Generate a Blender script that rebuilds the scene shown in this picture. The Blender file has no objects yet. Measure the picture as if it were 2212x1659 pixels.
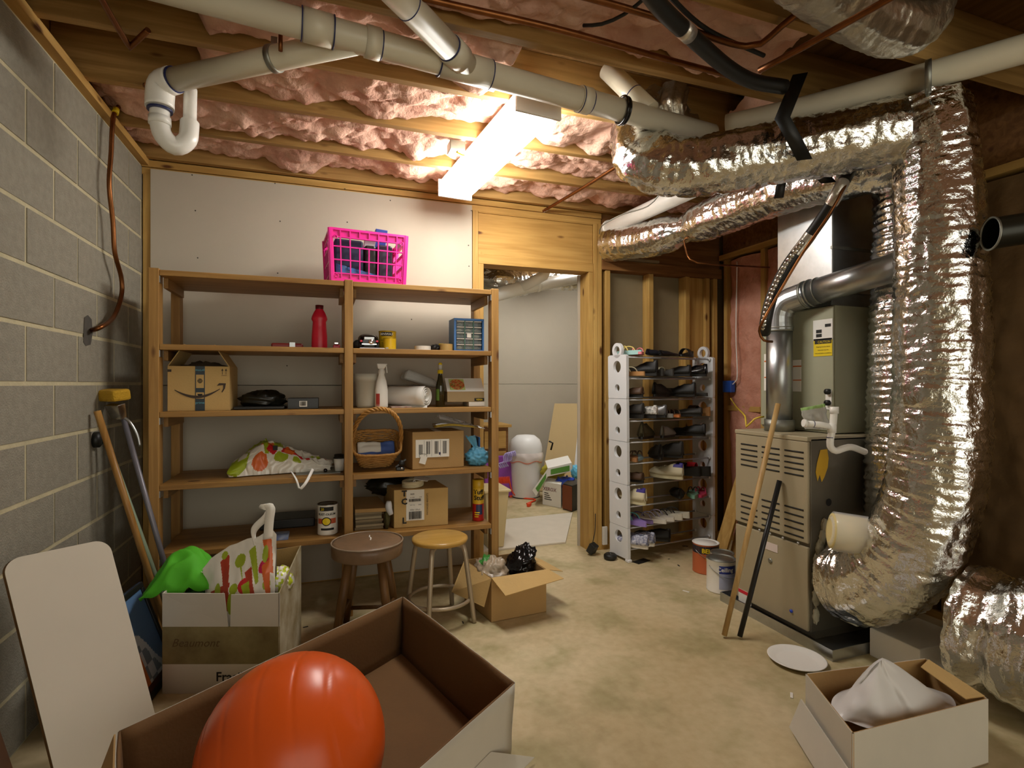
import bpy, math, random
from mathutils import Vector as V, Matrix, noise
S = bpy.context.scene
COL = S.collection
PI = math.pi
# ---------------------------------------------------------------- camera, world, exposure
YAW = math.radians(19.35); F = 1156.0; CH = 1.217
SN, CS = math.sin(YAW), math.cos(YAW)
cd = bpy.data.cameras.new('camera'); cam = bpy.data.objects.new('camera', cd); COL.objects.link(cam)
cd.sensor_fit = 'HORIZONTAL'; cd.sensor_width = 36.0; cd.lens = F/2212*36; cd.clip_start = .02
cam.location = (0, 0, CH); cam.rotation_euler = (PI/2, 0, -YAW)
S.camera = cam
w = bpy.data.worlds.new('world'); S.world = w; w.use_nodes = True
w.node_tree.nodes['Background'].inputs[0].default_value = (1, .96, .82, 1)
w.node_tree.nodes['Background'].inputs[1].default_value = 1.35
S.view_settings.view_transform = 'Standard'; S.view_settings.look = 'None'
S.view_settings.gamma = 1; S.view_settings.use_curve_mapping = False
S.view_settings.exposure = 0.55
LAMP = 26.0        # main wrap fixture
LAMP3 = 9.0       # fixture in the far room

# ---------------------------------------------------------------- helpers
def ray(u, v):
    dx = (u-1106)/F; return V((SN+dx*CS, CS-dx*SN, (829.5-v)/F))
def at(u, v, x=None, y=None, z=None, t=None):
    d = ray(u, v)
    if x is not None: t = x/d.x
    elif y is not None: t = y/d.y
    elif z is not None: t = (z-CH)/d.z
    return V((0, 0, CH))+d*t
def lin(c):
    return c/12.92 if c <= .04045 else ((c+.055)/1.055)**2.4
def hexc(h):
    h = h.lstrip('#'); return tuple(lin(int(h[i:i+2], 16)/255) for i in (0, 2, 4))+(1,)
MATS = {}
def mat(name, col, rough=.5, metal=0, var=0, vs=6, bump=0, bs=80, trans=0, alpha=1, emit=0, spec=.5, col2=None, stretch=None, sheen=0, sss=0, thick=0):
    if name in MATS: return MATS[name]
    m = bpy.data.materials.new(name); m.use_nodes = True; MATS[name] = m
    nt = m.node_tree; N = nt.nodes; L = nt.links; b = N['Principled BSDF']
    c = hexc(col) if isinstance(col, str) else col
    b.inputs['Base Color'].default_value = c; b.inputs['Roughness'].default_value = rough; b.inputs['Metallic'].default_value = metal
    b.inputs['Specular IOR Level'].default_value = spec
    if trans: b.inputs['Transmission Weight'].default_value = trans; b.inputs['IOR'].default_value = 1.3
    if alpha < 1: b.inputs['Alpha'].default_value = alpha
    if emit: b.inputs['Emission Color'].default_value = c; b.inputs['Emission Strength'].default_value = emit
    tc = None
    if var or bump:
        tc = N.new('ShaderNodeTexCoord'); mp = N.new('ShaderNodeMapping'); L.new(tc.outputs['Object'], mp.inputs[0])
        if stretch: mp.inputs['Scale'].default_value = stretch
    if var:
        n = N.new('ShaderNodeTexNoise'); n.inputs['Scale'].default_value = vs; n.inputs['Detail'].default_value = 6; n.inputs['Roughness'].default_value = .6
        L.new(mp.outputs[0], n.inputs[0])
        r = N.new('ShaderNodeValToRGB'); r.color_ramp.elements[0].position = .3; r.color_ramp.elements[1].position = .7
        if col2: c2 = hexc(col2)
        else: c2 = tuple(x*(1-var) for x in c[:3])+(1,)
        r.color_ramp.elements[0].color = c2; r.color_ramp.elements[1].color = c
        L.new(n.outputs[0], r.inputs[0]); L.new(r.outputs[0], b.inputs['Base Color'])
    if bump:
        n2 = N.new('ShaderNodeTexNoise'); n2.inputs['Scale'].default_value = bs; n2.inputs['Detail'].default_value = 4
        L.new(mp.outputs[0], n2.inputs[0])
        bp = N.new('ShaderNodeBump'); bp.inputs['Strength'].default_value = bump; bp.inputs['Distance'].default_value = .01
        L.new(n2.outputs[0], bp.inputs['Height']); L.new(bp.outputs[0], b.inputs['Normal'])
    return m
def wood(name, c1, c2, axis=0, rough=.6, knots=True, sc=1.0):
    if name in MATS: return MATS[name]
    m = bpy.data.materials.new(name); m.use_nodes = True; MATS[name] = m
    nt = m.node_tree; N = nt.nodes; L = nt.links; b = N['Principled BSDF']; b.inputs['Roughness'].default_value = rough
    b.inputs['Specular IOR Level'].default_value = .35
    tc = N.new('ShaderNodeTexCoord'); mp = N.new('ShaderNodeMapping'); L.new(tc.outputs['Object'], mp.inputs[0])
    s = [22*sc]*3; s[axis] = 1.3*sc; mp.inputs['Scale'].default_value = s
    n = N.new('ShaderNodeTexNoise'); n.inputs['Scale'].default_value = 1.6; n.inputs['Detail'].default_value = 8; n.inputs['Distortion'].default_value = .8
    L.new(mp.outputs[0], n.inputs[0])
    r = N.new('ShaderNodeValToRGB'); r.color_ramp.elements[0].position = .33; r.color_ramp.elements[1].position = .66
    r.color_ramp.elements[0].color = hexc(c2); r.color_ramp.elements[1].color = hexc(c1); L.new(n.outputs[0], r.inputs[0])
    out = r.outputs[0]
    # broad tone drift
    n3 = N.new('ShaderNodeTexNoise'); n3.inputs['Scale'].default_value = 1.7; L.new(tc.outputs['Object'], n3.inputs[0])
    mx3 = N.new('ShaderNodeMix'); mx3.data_type = 'RGBA'; mx3.blend_type = 'MULTIPLY'
    r3 = N.new('ShaderNodeValToRGB'); r3.color_ramp.elements[0].position = .3; r3.color_ramp.elements[0].color = (.72, .68, .6, 1); r3.color_ramp.elements[1].position = .65; r3.color_ramp.elements[1].color = (1, 1, 1, 1)
    L.new(n3.outputs[0], r3.inputs[0]); mx3.inputs[0].default_value = 1; L.new(out, mx3.inputs[6]); L.new(r3.outputs[0], mx3.inputs[7]); out = mx3.outputs[2]
    if knots:
        mp2 = N.new('ShaderNodeMapping'); L.new(tc.outputs['Object'], mp2.inputs[0]); s2 = [9]*3; s2[axis] = 3.2; mp2.inputs['Scale'].default_value = s2
        vo = N.new('ShaderNodeTexVoronoi'); vo.inputs['Scale'].default_value = 1; L.new(mp2.outputs[0], vo.inputs[0])
        r2 = N.new('ShaderNodeValToRGB'); r2.color_ramp.elements[0].position = .06; r2.color_ramp.elements[0].color = (1, 1, 1, 1); r2.color_ramp.elements[1].position = .13; r2.color_ramp.elements[1].color = (0, 0, 0, 1)
        L.new(vo.outputs['Distance'], r2.inputs[0])
        mx = N.new('ShaderNodeMix'); mx.data_type = 'RGBA'; L.new(r2.outputs[0], mx.inputs[0]); L.new(out, mx.inputs[6]); mx.inputs[7].default_value = hexc('#5a3414'); out = mx.outputs[2]
    L.new(out, b.inputs['Base Color'])
    bp = N.new('ShaderNodeBump'); bp.inputs['Strength'].default_value = .15; bp.inputs['Distance'].default_value = .005; L.new(n.outputs[0], bp.inputs['Height']); L.new(bp.outputs[0], b.inputs['Normal'])
    return m
def foilmat(name, col, rough, bs, st):
    m = mat(name, col, rough, 1.0, bump=st, bs=bs)
    return m

ORG = {}
class MB:
    def __init__(s, M=None): s.v = []; s.f = []; s.mi = []; s.sm = []; s.M = M
    def add(s, vs, fs, m=0, smooth=False):
        o = len(s.v)
        vs = [V(p) for p in vs]
        if s.M is not None: vs = [s.M @ p for p in vs]
        s.v += vs
        for i, f in enumerate(fs):
            s.f.append(tuple(o+k for k in f)); s.mi.append(m[i] if isinstance(m, list) else m); s.sm.append(smooth[i] if isinstance(smooth, list) else smooth)
        return s
    def hexa(s, p, m=0):   # p: 4 bottom ccw, 4 top ccw
        return s.add(p, [(3, 2, 1, 0), (4, 5, 6, 7), (0, 1, 5, 4), (1, 2, 6, 5), (2, 3, 7, 6), (3, 0, 4, 7)], m)
    def box(s, lo, hi, m=0):
        x, y, z = lo; X, Y, Z = hi
        return s.hexa([(x, y, z), (X, y, z), (X, Y, z), (x, Y, z), (x, y, Z), (X, y, Z), (X, Y, Z), (x, Y, Z)], m)
    def cbox(s, c, d, m=0):
        return s.box([c[i]-d[i]/2 for i in range(3)], [c[i]+d[i]/2 for i in range(3)], m)
    def bar(s, a, b, w, h, up=(0, 0, 1), m=0):   # rectangular bar from a to b
        a = V(a); b = V(b); d = (b-a).normalized(); x = d.cross(V(up)).normalized(); y = x.cross(d).normalized()
        x *= w/2; y *= h/2
        return s.hexa([a-x-y, a+x-y, a+x+y, a-x+y, b-x-y, b+x-y, b+x+y, b-x+y], m)
    def slab(s, p, n, m=0):   # 4 corner points extruded along vector n
        p = [V(q) for q in p]; n = V(n)
        return s.hexa(p+[q+n for q in p], m)
    def tube(s, path, r, n=12, caps=True, m=0, closed=False, smooth=True, squash=None):
        P = [V(p) for p in path]; k = len(P); R = r if isinstance(r, (list, tuple)) else [r]*k
        T = []
        for i in range(k):
            if closed: d = P[(i+1) % k]-P[i-1]
            else: d = P[min(i+1, k-1)]-P[max(i-1, 0)]
            T.append(d.normalized() if d.length > 1e-9 else V((0, 0, 1)))
        up = V((0, 0, 1)) if abs(T[0].z) < .9 else V((1, 0, 0))
        x = T[0].cross(up).normalized(); vs = []
        for i in range(k):
            x = (x-T[i]*x.dot(T[i])).normalized(); y = T[i].cross(x)
            for j in range(n):
                a = 2*PI*j/n; q = x*math.cos(a)*R[i]+y*math.sin(a)*R[i]
                if squash: q = V((q.x*squash[0], q.y*squash[1], q.z*squash[2]))
                vs.append(P[i]+q)
        fs = []
        for i in range(k if closed else k-1):
            a = i*n; b = ((i+1) % k)*n
            for j in range(n): fs.append((a+j, a+(j+1) % n, b+(j+1) % n, b+j))
        sm = [smooth]*len(fs)
        if caps and not closed:
            fs += [tuple(range(n))[::-1], tuple(range((k-1)*n, k*n))]; sm += [False, False]
        return s.add(vs, fs, m, sm)
    def lathe(s, prof, c=(0, 0, 0), n=28, m=0, smooth=True, ax='z', a0=0, a1=2*PI, ell=1.0):
        c = V(c); k = len(prof); full = abs(a1-a0-2*PI) < 1e-6; nn = n if full else n+1; vs = []
        for r, z in prof:
            for j in range(nn):
                a = a0+(a1-a0)*j/n; p = V((r*math.cos(a), r*ell*math.sin(a), z))
                if ax == 'x': p = V((p.z, p.x, p.y))
                elif ax == 'y': p = V((p.x, p.z, -p.y))
                vs.append(c+p)
        fs = []; ms = []
        for i in range(k-1):
            mm = m[i] if isinstance(m, list) else m
            for j in range(n):
                j2 = (j+1) % nn if full else j+1
                fs.append((i*nn+j, i*nn+j2, (i+1)*nn+j2, (i+1)*nn+j)); ms.append(mm)
        return s.add(vs, fs, ms, smooth)
    def prism(s, poly, z0, z1, m=0, smooth=False):
        n = len(poly); vs = [(p[0], p[1], z0) for p in poly]+[(p[0], p[1], z1) for p in poly]
        return s.add(vs, [tuple(range(n))[::-1], tuple(range(n, 2*n))]+[(i, (i+1) % n, n+(i+1) % n, n+i) for i in range(n)], m, [False, False]+[smooth]*n)
    def grid(s, fn, nu, nv, m=0, sel=None, smooth=True, wrap=False):
        nn = nu if wrap else nu+1
        vs = [fn(i/nu, j/nv) for j in range(nv+1) for i in range(nn)]
        fs = []; ms = []
        for j in range(nv):
            for i in range(nu):
                i2 = (i+1) % nn
                fs.append((j*nn+i, j*nn+i2, (j+1)*nn+i2, (j+1)*nn+i)); ms.append(sel((i+.5)/nu, (j+.5)/nv) if sel else m)
        return s.add(vs, fs, ms, smooth)
    def blob(s, c, rad, amp=.15, fr=3, seed=0, n=28, m=0, shape=None, sel=None, flat=None):
        c = V(c); nu, nv = n, n*2//3; vs = []
        for j in range(nv+1):
            ph = PI*j/nv
            for i in range(nu):
                a = 2*PI*i/nu; d = V((math.sin(ph)*math.cos(a), math.sin(ph)*math.sin(a), math.cos(ph)))
                q = d*fr+V((seed*7.3, seed*3.1, seed*5.7))
                k = 1+amp*(noise.noise(q)+.5*noise.noise(q*2.3)+.35*(1-2*abs(noise.noise(q*3.1))))
                p = V((d.x*rad[0]*k, d.y*rad[1]*k, d.z*rad[2]*k))
                if shape: p = shape(p, d)
                if flat is not None: p.z = max(p.z, flat)
                vs.append(c+p)
        fs = []; ms = []
        for j in range(nv):
            for i in range(nu):
                fs.append((j*nu+i, (j+1)*nu+i, (j+1)*nu+(i+1) % nu, j*nu+(i+1) % nu)); ms.append(sel(i/nu, j/nv) if sel else m)
        return s.add(vs, fs, ms, True)
    def text(s, body, size, o, xd, yd, m=0, off=.0006, align='CENTER', cyl=None, shear=0, bold=0):
        vs, fs = textmesh(body, align, bold); o = V(o); xd = V(xd).normalized(); yd = V(yd).normalized(); n = xd.cross(yd)
        if cyl:   # (axis point, radius): o gives theta start in o.x, z in o.z
            c, r = cyl; th0 = o.x
            return s.add([V((c[0]+(r+off)*math.cos(th0+(p.x*size)/r), c[1]+(r+off)*math.sin(th0+(p.x*size)/r), o.z+p.y*size)) for p in vs], fs, m)
        return s.add([o+xd*(p.x+shear*p.y)*size+yd*p.y*size+n*off for p in vs], fs, m)
    def split(s, name, mats, parent, **kw):   # every connected piece becomes a part of its own
        par = list(range(len(s.v)))
        def find(a):
            while par[a] != a: par[a] = par[par[a]]; a = par[a]
            return a
        for f in s.f:
            for k in f[1:]: par[find(k)] = find(f[0])
        gr = {}
        for i, f in enumerate(s.f): gr.setdefault(find(f[0]), []).append(i)
        out = []
        for fi in gr.values():
            ids = sorted({k for i in fi for k in s.f[i]}); mp = {k: j for j, k in enumerate(ids)}
            b = MB(); b.v = [s.v[k] for k in ids]; b.f = [tuple(mp[k] for k in s.f[i]) for i in fi]; b.mi = [s.mi[i] for i in fi]; b.sm = [s.sm[i] for i in fi]
            out.append(b.build(name, mats, parent, **kw))
        return out
    def build(s, name, mats, parent=None, bevel=0, seg=2, label=None, cat=None, group=None, kind=None, org=None, solid=0, subs=0):
        if not isinstance(mats, (list, tuple)): mats = [mats]
        me = bpy.data.meshes.new(name)
        if parent is not None: o0 = ORG[parent.name]
        elif org is not None: o0 = V(org)
        else:
            xs = [p.x for p in s.v]; ys = [p.y for p in s.v]; zs = [p.z for p in s.v]
            o0 = V(((min(xs)+max(xs))/2, (min(ys)+max(ys))/2, min(zs)))
        me.from_pydata([tuple(p-o0) for p in s.v], [], s.f)
        for m in mats: me.materials.append(m)
        me.polygons.foreach_set('material_index', s.mi); me.polygons.foreach_set('use_smooth', s.sm); me.update()
        ob = bpy.data.objects.new(name, me); COL.objects.link(ob)
        if parent is not None: ob.parent = parent
        else: ob.location = o0
        ORG[ob.name] = o0
        if bevel:
            b = ob.modifiers.new('bevel', 'BEVEL'); b.width = bevel; b.segments = seg; b.limit_method = 'ANGLE'; b.angle_limit = .6
        if solid:
            b = ob.modifiers.new('solid', 'SOLIDIFY'); b.thickness = solid; b.offset = 0
        if subs:
            b = ob.modifiers.new('subs', 'SUBSURF'); b.levels = subs; b.render_levels = subs
        if label: ob['label'] = label
        if cat: ob['category'] = cat
        if group: ob['group'] = group
        if kind: ob['kind'] = kind
        return ob
TM = {}
def textmesh(body, align='CENTER', bold=0):
    k = (body, align, bold)
    if k not in TM:
        cu = bpy.data.curves.new('txt', 'FONT'); cu.body = body; cu.align_x = align; cu.size = 1; cu.resolution_u = 2; cu.offset = bold
        ob = bpy.data.objects.new('txt', cu); COL.objects.link(ob); bpy.context.view_layer.update()
        dg = bpy.context.evaluated_depsgraph_get(); me = bpy.data.meshes.new_from_object(ob.evaluated_get(dg))
        TM[k] = ([v.co.copy() for v in me.vertices], [tuple(p.vertices) for p in me.polygons])
        bpy.data.objects.remove(ob); bpy.data.curves.remove(cu); bpy.data.meshes.remove(me)
    return TM[k]
def thing(name, label, cat, loc, group=None, kind=None):
    o = bpy.data.objects.new(name, None); COL.objects.link(o); o.location = loc; o.empty_display_size = .05
    ORG[o.name] = V(loc); o['label'] = label
    if cat: o['category'] = cat
    if group: o['group'] = group
    if kind: o['kind'] = kind
    return o
def dup(root, loc, rotz=0, label=None, group=None, parent=None):
    r = root.copy(); COL.objects.link(r); r.location = loc; r.rotation_euler = (0, 0, rotz)
    if label: r['label'] = label
    if group: r['group'] = group
    for ch in root.children:
        c = ch.copy(); COL.objects.link(c); c.parent = r
        for g in ch.children:
            d = g.copy(); COL.objects.link(d); d.parent = c
    return r
def crom(P, step=.02):
    P = [V(p) for p in P]; Q = [P[0]*2-P[1]]+P+[P[-1]*2-P[-2]]; out = []
    for i in range(1, len(Q)-2):
        a, b, c, d = Q[i-1:i+3]; n = max(2, int((c-b).length/step))
        for k in range(n):
            t = k/n; out.append(.5*((2*b)+(c-a)*t+(2*a-5*b+4*c-d)*t*t+(3*b-a-3*c+d)*t**3))
    out.append(P[-1]); return out
def Tm(loc, rz=0, rx=0, ry=0, sc=1):
    return Matrix.Translation(V(loc)) @ Matrix.Rotation(rz, 4, 'Z') @ Matrix.Rotation(ry, 4, 'Y') @ Matrix.Rotation(rx, 4, 'X') @ Matrix.Scale(sc, 4)
def frame(o, xd, yd):
    xd = V(xd).normalized(); yd = (V(yd)-xd*V(yd).dot(xd)).normalized(); z = xd.cross(yd)
    M = Matrix.Identity(4)
    for i in range(3): M[i][0] = xd[i]; M[i][1] = yd[i]; M[i][2] = z[i]; M[i][3] = o[i]
    return M
def inside(u, v, sh):
    k = sh[0]
    if k == 'e': return ((u-sh[1])/sh[3])**2+((v-sh[2])/sh[4])**2 < 1
    if k == 'r': return sh[1] < u < sh[3] and sh[2] < v < sh[4]
    if k == 'l':   # slanted bar x0,y0,x1,y1,w
        _, x0, y0, x1, y1, wd = sh[:6]; dx, dy = x1-x0, y1-y0; L = math.hypot(dx, dy); t = ((u-x0)*dx+(v-y0)*dy)/L/L
        return 0 < t < 1 and abs((u-x0)*dy-(v-y0)*dx)/L < wd*(1-.6*t)
def picker(shapes, base=0):
    def f(u, v):
        for sh, m in reversed(shapes):
            if inside(u, v, sh): return m
        return base
    return f
random.seed(4)
# ---------------------------------------------------------------- materials
M_block = mat('concrete_block', '#969080', .95, var=.22, vs=30, bump=.5, bs=160)
M_mortar = mat('mortar', '#c6bb98', .95, var=.2, vs=12, bump=.4, bs=60)
M_dry = mat('drywall', '#b9b09f', .85, var=.06, vs=3)
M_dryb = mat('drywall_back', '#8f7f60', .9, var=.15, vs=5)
W_x = wood('lumber_x', '#c9a05a', '#b38a48', 0)
W_y = wood('lumber_y', '#c9a05a', '#b38a48', 1)
W_z = wood('lumber_z', '#cca660', '#b48b49', 2)
W_jo = wood('joist_wood', '#bd965a', '#9c7842', 0)
W_sh = wood('shelf_wood', '#b58a4c', '#956b34', 0, .5)
W_shz = wood('shelf_post_wood', '#b98e50', '#9b713a', 2, .5)
W_shy = wood('shelf_rail_wood', '#aa8046', '#906832', 1, .5)
W_dk = wood('dark_board', '#8d6235', '#70481f', 0, .7)
W_ply = wood('subfloor', '#8f6b3c', '#75542b', 1, .8, False, .5)
M_pink = mat('pink_fiberglass', '#e3bea8', .95, var=.4, vs=7, bump=.6, bs=70, col2='#cb9a86', spec=.1)
M_pinkw = mat('pink_fiberglass_wall', '#d8a08a', .95, var=.4, vs=7, bump=.8, bs=45, col2='#b97c64', spec=.1)
M_kraft = mat('kraft_facing', '#6f522c', .8, var=.3, vs=6, bump=.4, bs=30)
M_pvc = mat('pvc_white', '#dcd4bd', .35, var=.06, vs=5)
M_pvcb = mat('pvc_bright', '#efece4', .3)
M_prim = mat('purple_primer', '#232a5a', .4)
M_cop = mat('copper', '#8f5c36', .4, 1, var=.4, vs=14)
M_yel = mat('yellow_plastic', '#e6c815', .45)
M_blk = mat('black_rubber', '#14130f', .5)
M_blkgl = mat('black_gloss', '#0c0c0e', .18)
M_foil = mat('foil', '#e6e6e4', .15, 1, bump=.55, bs=42)
M_foil2 = mat('foil_dull', '#cfc9ba', .36, 1, bump=.6, bs=30)
M_galv = mat('galvanised', '#c3c6c8', .33, 1, var=.2, vs=14)
M_galvd = mat('galvanised_dull', '#a7a89f', .5, 1, var=.3, vs=9)
M_tape = mat('foil_tape', '#cfcac0', .3, .8, bump=.3, bs=60)
M_furn = mat('furnace_paint', '#a6997c', .5, var=.04, vs=3)
M_furnd = mat('furnace_side_metal', '#7b7464', .45, .6, var=.15, vs=5)
M_coil = mat('coil_cabinet_paint', '#a3a288', .5, var=.05, vs=3)
M_white = mat('white_paint', '#e9e6df', .5)
M_whp = mat('white_plastic', '#e4e3e2', .4)
M_ink = mat('black_ink', '#1a1712', .7)
M_red = mat('red_plastic', '#cf1733', .35)
M_card = mat('cardboard', '#b08c58', .85, var=.12, vs=5, bump=.1, bs=120)
M_cardl = mat('cardboard_light', '#c6a468', .85, var=.1, vs=5, bump=.1, bs=120)
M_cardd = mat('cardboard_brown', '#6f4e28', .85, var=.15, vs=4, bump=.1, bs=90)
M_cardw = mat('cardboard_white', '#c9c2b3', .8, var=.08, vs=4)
M_blue = mat('blue_plastic', '#3f74b4', .4)
M_pinkp = mat('magenta_plastic', '#e81b96', .35)
M_chrome = mat('chrome', '#d8d8da', .15, 1)
M_black = mat('black_plastic', '#1d1c1b', .4)
M_paper = mat('paper', '#e6e2d8', .8)
M_bagw = mat('white_bag_film', '#e9e4d8', .25, trans=0, spec=.7)
M_clear = mat('clear_plastic', '#f2f2f2', .15, alpha=.35)
M_frost = mat('frosted_plastic', '#e8e7e2', .35, trans=.45)
# floor concrete
def concrete():
    m = bpy.data.materials.new('floor_concrete'); m.use_nodes = True; nt = m.node_tree; N = nt.nodes; L = nt.links; b = N['Principled BSDF']
    tc = N.new('ShaderNodeTexCoord')
    def nz(sc, det, p0, p1, c0, c1):
        n = N.new('ShaderNodeTexNoise'); n.inputs['Scale'].default_value = sc; n.inputs['Detail'].default_value = det; L.new(tc.outputs['Object'], n.inputs[0])
        r = N.new('ShaderNodeValToRGB'); r.color_ramp.elements[0].position = p0; r.color_ramp.elements[1].position = p1; r.color_ramp.elements[0].color = c0; r.color_ramp.elements[1].color = c1
        L.new(n.outputs[0], r.inputs[0]); return n, r
    n1, r1 = nz(1.1, 5, .35, .66, hexc('#b8a57c'), hexc('#d6c6a2'))
    n2, r2 = nz(4.5, 8, .45, .7, (1, 1, 1, 1), (.66, .68, .56, 1))
    n3, r3 = nz(28, 6, .35, .75, (1, 1, 1, 1), (.86, .83, .78, 1))
    a = N.new('ShaderNodeMix'); a.data_type = 'RGBA'; a.blend_type = 'MULTIPLY'; a.inputs[0].default_value = 1; L.new(r1.outputs[0], a.inputs[6]); L.new(r2.outputs[0], a.inputs[7])
    c = N.new('ShaderNodeMix'); c.data_type = 'RGBA'; c.blend_type = 'MULTIPLY'; c.inputs[0].default_value = 1; L.new(a.outputs[2], c.inputs[6]); L.new(r3.outputs[0], c.inputs[7])
    L.new(c.outputs[2], b.inputs['Base Color']); b.inputs['Roughness'].default_value = .55; b.inputs['Specular IOR Level'].default_value = .35
    rr = N.new('ShaderNodeMapRange'); rr.inputs[3].default_value = .42; rr.inputs[4].default_value = .75; L.new(n2.outputs[0], rr.inputs[0]); L.new(rr.outputs[0], b.inputs['Roughness'])
    bp = N.new('ShaderNodeBump'); bp.inputs['Strength'].default_value = .12; bp.inputs['Distance'].default_value = .01; L.new(n3.outputs[0], bp.inputs['Height']); L.new(bp.outputs[0], b.inputs['Normal'])
    return m
M_floor = concrete()

# ---------------------------------------------------------------- room shell
XL, YB, ZC = -.96, 3.49, 2.47
XR = 3.0
MB().box((-1.16, -2.7, -.1), (4.4, 6.4, 0)).build('floor', M_floor, kind='structure', label='stained tan concrete basement floor')
# left wall: concrete blocks
wl = MB().box((-1.16, -2.7, 0), (XL-.0025, 3.7, 2.438)).build('wall_left', M_mortar, kind='structure', label='grey concrete block wall on the left')
o0 = ORG['wall_left']; proto = None
for k in range(12):
    off = .2 if k % 2 else 0
    for j in range(12):
        y1 = YB-.005-off*0-(.4064*j-(0.2032 if k % 2 else 0)); y0 = y1-.3925
        if y0 > YB: continue
        y1 = min(y1, YB+.05)
        if y1-y0 < .39 or proto is None:
            mb = MB().box((XL-.0075, y0, k*.2032+.008), (XL, y1, k*.2032+.195)); ob = mb.build('block', M_block, wl)
            if y1-y0 > .39 and proto is None: proto = ob; py = y0; pz = k
        else:
            c = proto.copy(); COL.objects.link(c); c.location = (random.uniform(-.0008, .0012), y0-py, (k-pz)*.2032)
trim = MB().box((-1.1, -2.7, 2.438), (XL+.035, 3.6, 2.475)).box((-1.1, -2.7, 2.475), (-1.04, 3.6, 2.71)).build('trim_1', W_y, kind='structure', label='timber sill plate along the top of the block wall')
# back wall : drywall panels, plates
wb = thing('wall_back', 'partly drywalled partition wall at the back', None, (.9, YB, 0), kind='structure')
def struct_part(mb, n, m, par, **k): return mb.build(n, m, par, **k)
MB().box((-.915, YB, .01), (.94, YB+.0127, 1.207)).build('drywall_panel', M_dry, wb)
MB().box((-.915, YB, 1.211), (.94, YB+.0127, 2.42)).build('drywall_panel', M_dry, wb)
MB().box((-.955, YB+.012, .04), (-.905, YB+.09, 2.395)).build('stud', W_z, wb, bevel=.002)
MB().box((-.96, YB+.012, 2.39), (1.925, YB+.1, 2.43)).build('top_plate', W_x, wb, bevel=.002)
MB().box((-.96, YB+.004, 2.432), (1.925, YB+.1, 2.47)).build('top_plate', W_x, wb, bevel=.002)
MB().box((-.96, YB+.013, 0), (.98, YB+.1, .038)).build('bottom_plate', W_x, wb)
MB().box((-.97, YB+.101, 0), (.98, YB+.113, 2.47)).build('drywall_backing', M_dry, wb)
mb = MB()
for (u, v) in [(415, 378), (594, 396), (422, 455), (427, 557), (605, 478), (843, 433), (750, 480), (1018, 455), (745, 408), (600, 590), (1012, 530), (1013, 575), (889, 690), (620, 790), (420, 612)]:
    p = at(u, v, y=YB); mb.lathe([(.004, 0), (.001, -.001)], (p.x, YB-.0005, p.z), 8, ax='y')
mb.build('screw_heads', M_ink, wb, kind='stuff')
# door opening
xa, xb_ = .945, 1.865
dr = thing('door_1', 'rough timber framed doorway with a solid header', None, (1.4, YB, 0), kind='structure')
pL = at(1033, 700, y=YB).x; pR = at(1256, 700, y=YB).x
MB().box((.945, YB-.003, .0), (.983, YB+.095, 2.39)).build('king_stud', W_z, dr, bevel=.002)
MB().box((.984, YB, .0), (1.022, YB+.095, 2.115)).build('trimmer_stud', W_z, dr, bevel=.002)
zt = at(1150, 472, y=YB).z; zb = at(1150, 558, y=YB).z; zb2 = at(1150, 578, y=YB).z
MB().box((.985, YB+.004, zb), (1.852, YB+.05, zt)).build('header_board', W_x, dr, bevel=.002)
MB().box((.985, YB, zt+.001), (1.852, YB+.05, 2.389)).build('header_plate', W_x, dr, bevel=.002)
MB().box((.985, YB-.002, zb2), (1.853, YB+.135, zb-.001)).build('header_sill', W_x, dr, bevel=.002)
MB().box((1.818, YB-.002, 0), (1.853, YB+.14, zb2-.001)).build('trimmer_stud', W_z, dr, bevel=.002)
MB().box((1.855, YB-.004, 0), (1.889, YB+.14, 2.39)).build('king_stud', W_z, dr, bevel=.002)
MB().box((1.891, YB-.002, 0), (1.924, YB+.09, 2.39)).build('king_stud', W_z, dr, bevel=.002)
MB().box((1.80, YB+.141, 0), (1.99, YB+.153, zb2)).build('drywall_return', M_dry, dr)
# stud wall to the right of the door
ws = thing('wall_back_right', 'open stud partition behind the shoe rack', None, (2.4, YB, 0), kind='structure')
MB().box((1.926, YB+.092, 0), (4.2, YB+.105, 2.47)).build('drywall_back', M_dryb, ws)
MB().box((1.926, YB, 0), (XR, YB+.09, .038)).build('bottom_plate', W_x, ws)
ztp = at(1420, 592, y=YB).z
MB().box((1.926, YB-.01, ztp), (XR, YB+.09, ztp+.075)).build('top_plate', W_dk, ws, bevel=.002)
MB().box((1.926, YB+.02, ztp+.076), (XR, YB+.09, 2.47)).build('upper_board', W_dk, ws)
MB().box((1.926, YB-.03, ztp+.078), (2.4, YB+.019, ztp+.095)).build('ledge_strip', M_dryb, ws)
for u0, u1 in ((1308, 1335), (1402, 1432), (1481, 1507), (1524, 1533), (1541, 1552)):
    x0 = at(u0, 700, y=YB+.002).x; x1 = at(u1, 700, y=YB+.002).x; x1 = x0+max(.036, min(.04, x1-x0))
    MB().box((x0, YB+.002, .039), (x1, YB+.09, ztp-.001)).build('stud', W_z, ws, bevel=.002)
MB().box((at(1481, 700, y=YB).x+.04, YB+.03, .039), (at(1524, 700, y=YB).x-.002, YB+.085, ztp-.001)).build('stud', W_z, ws)
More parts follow.
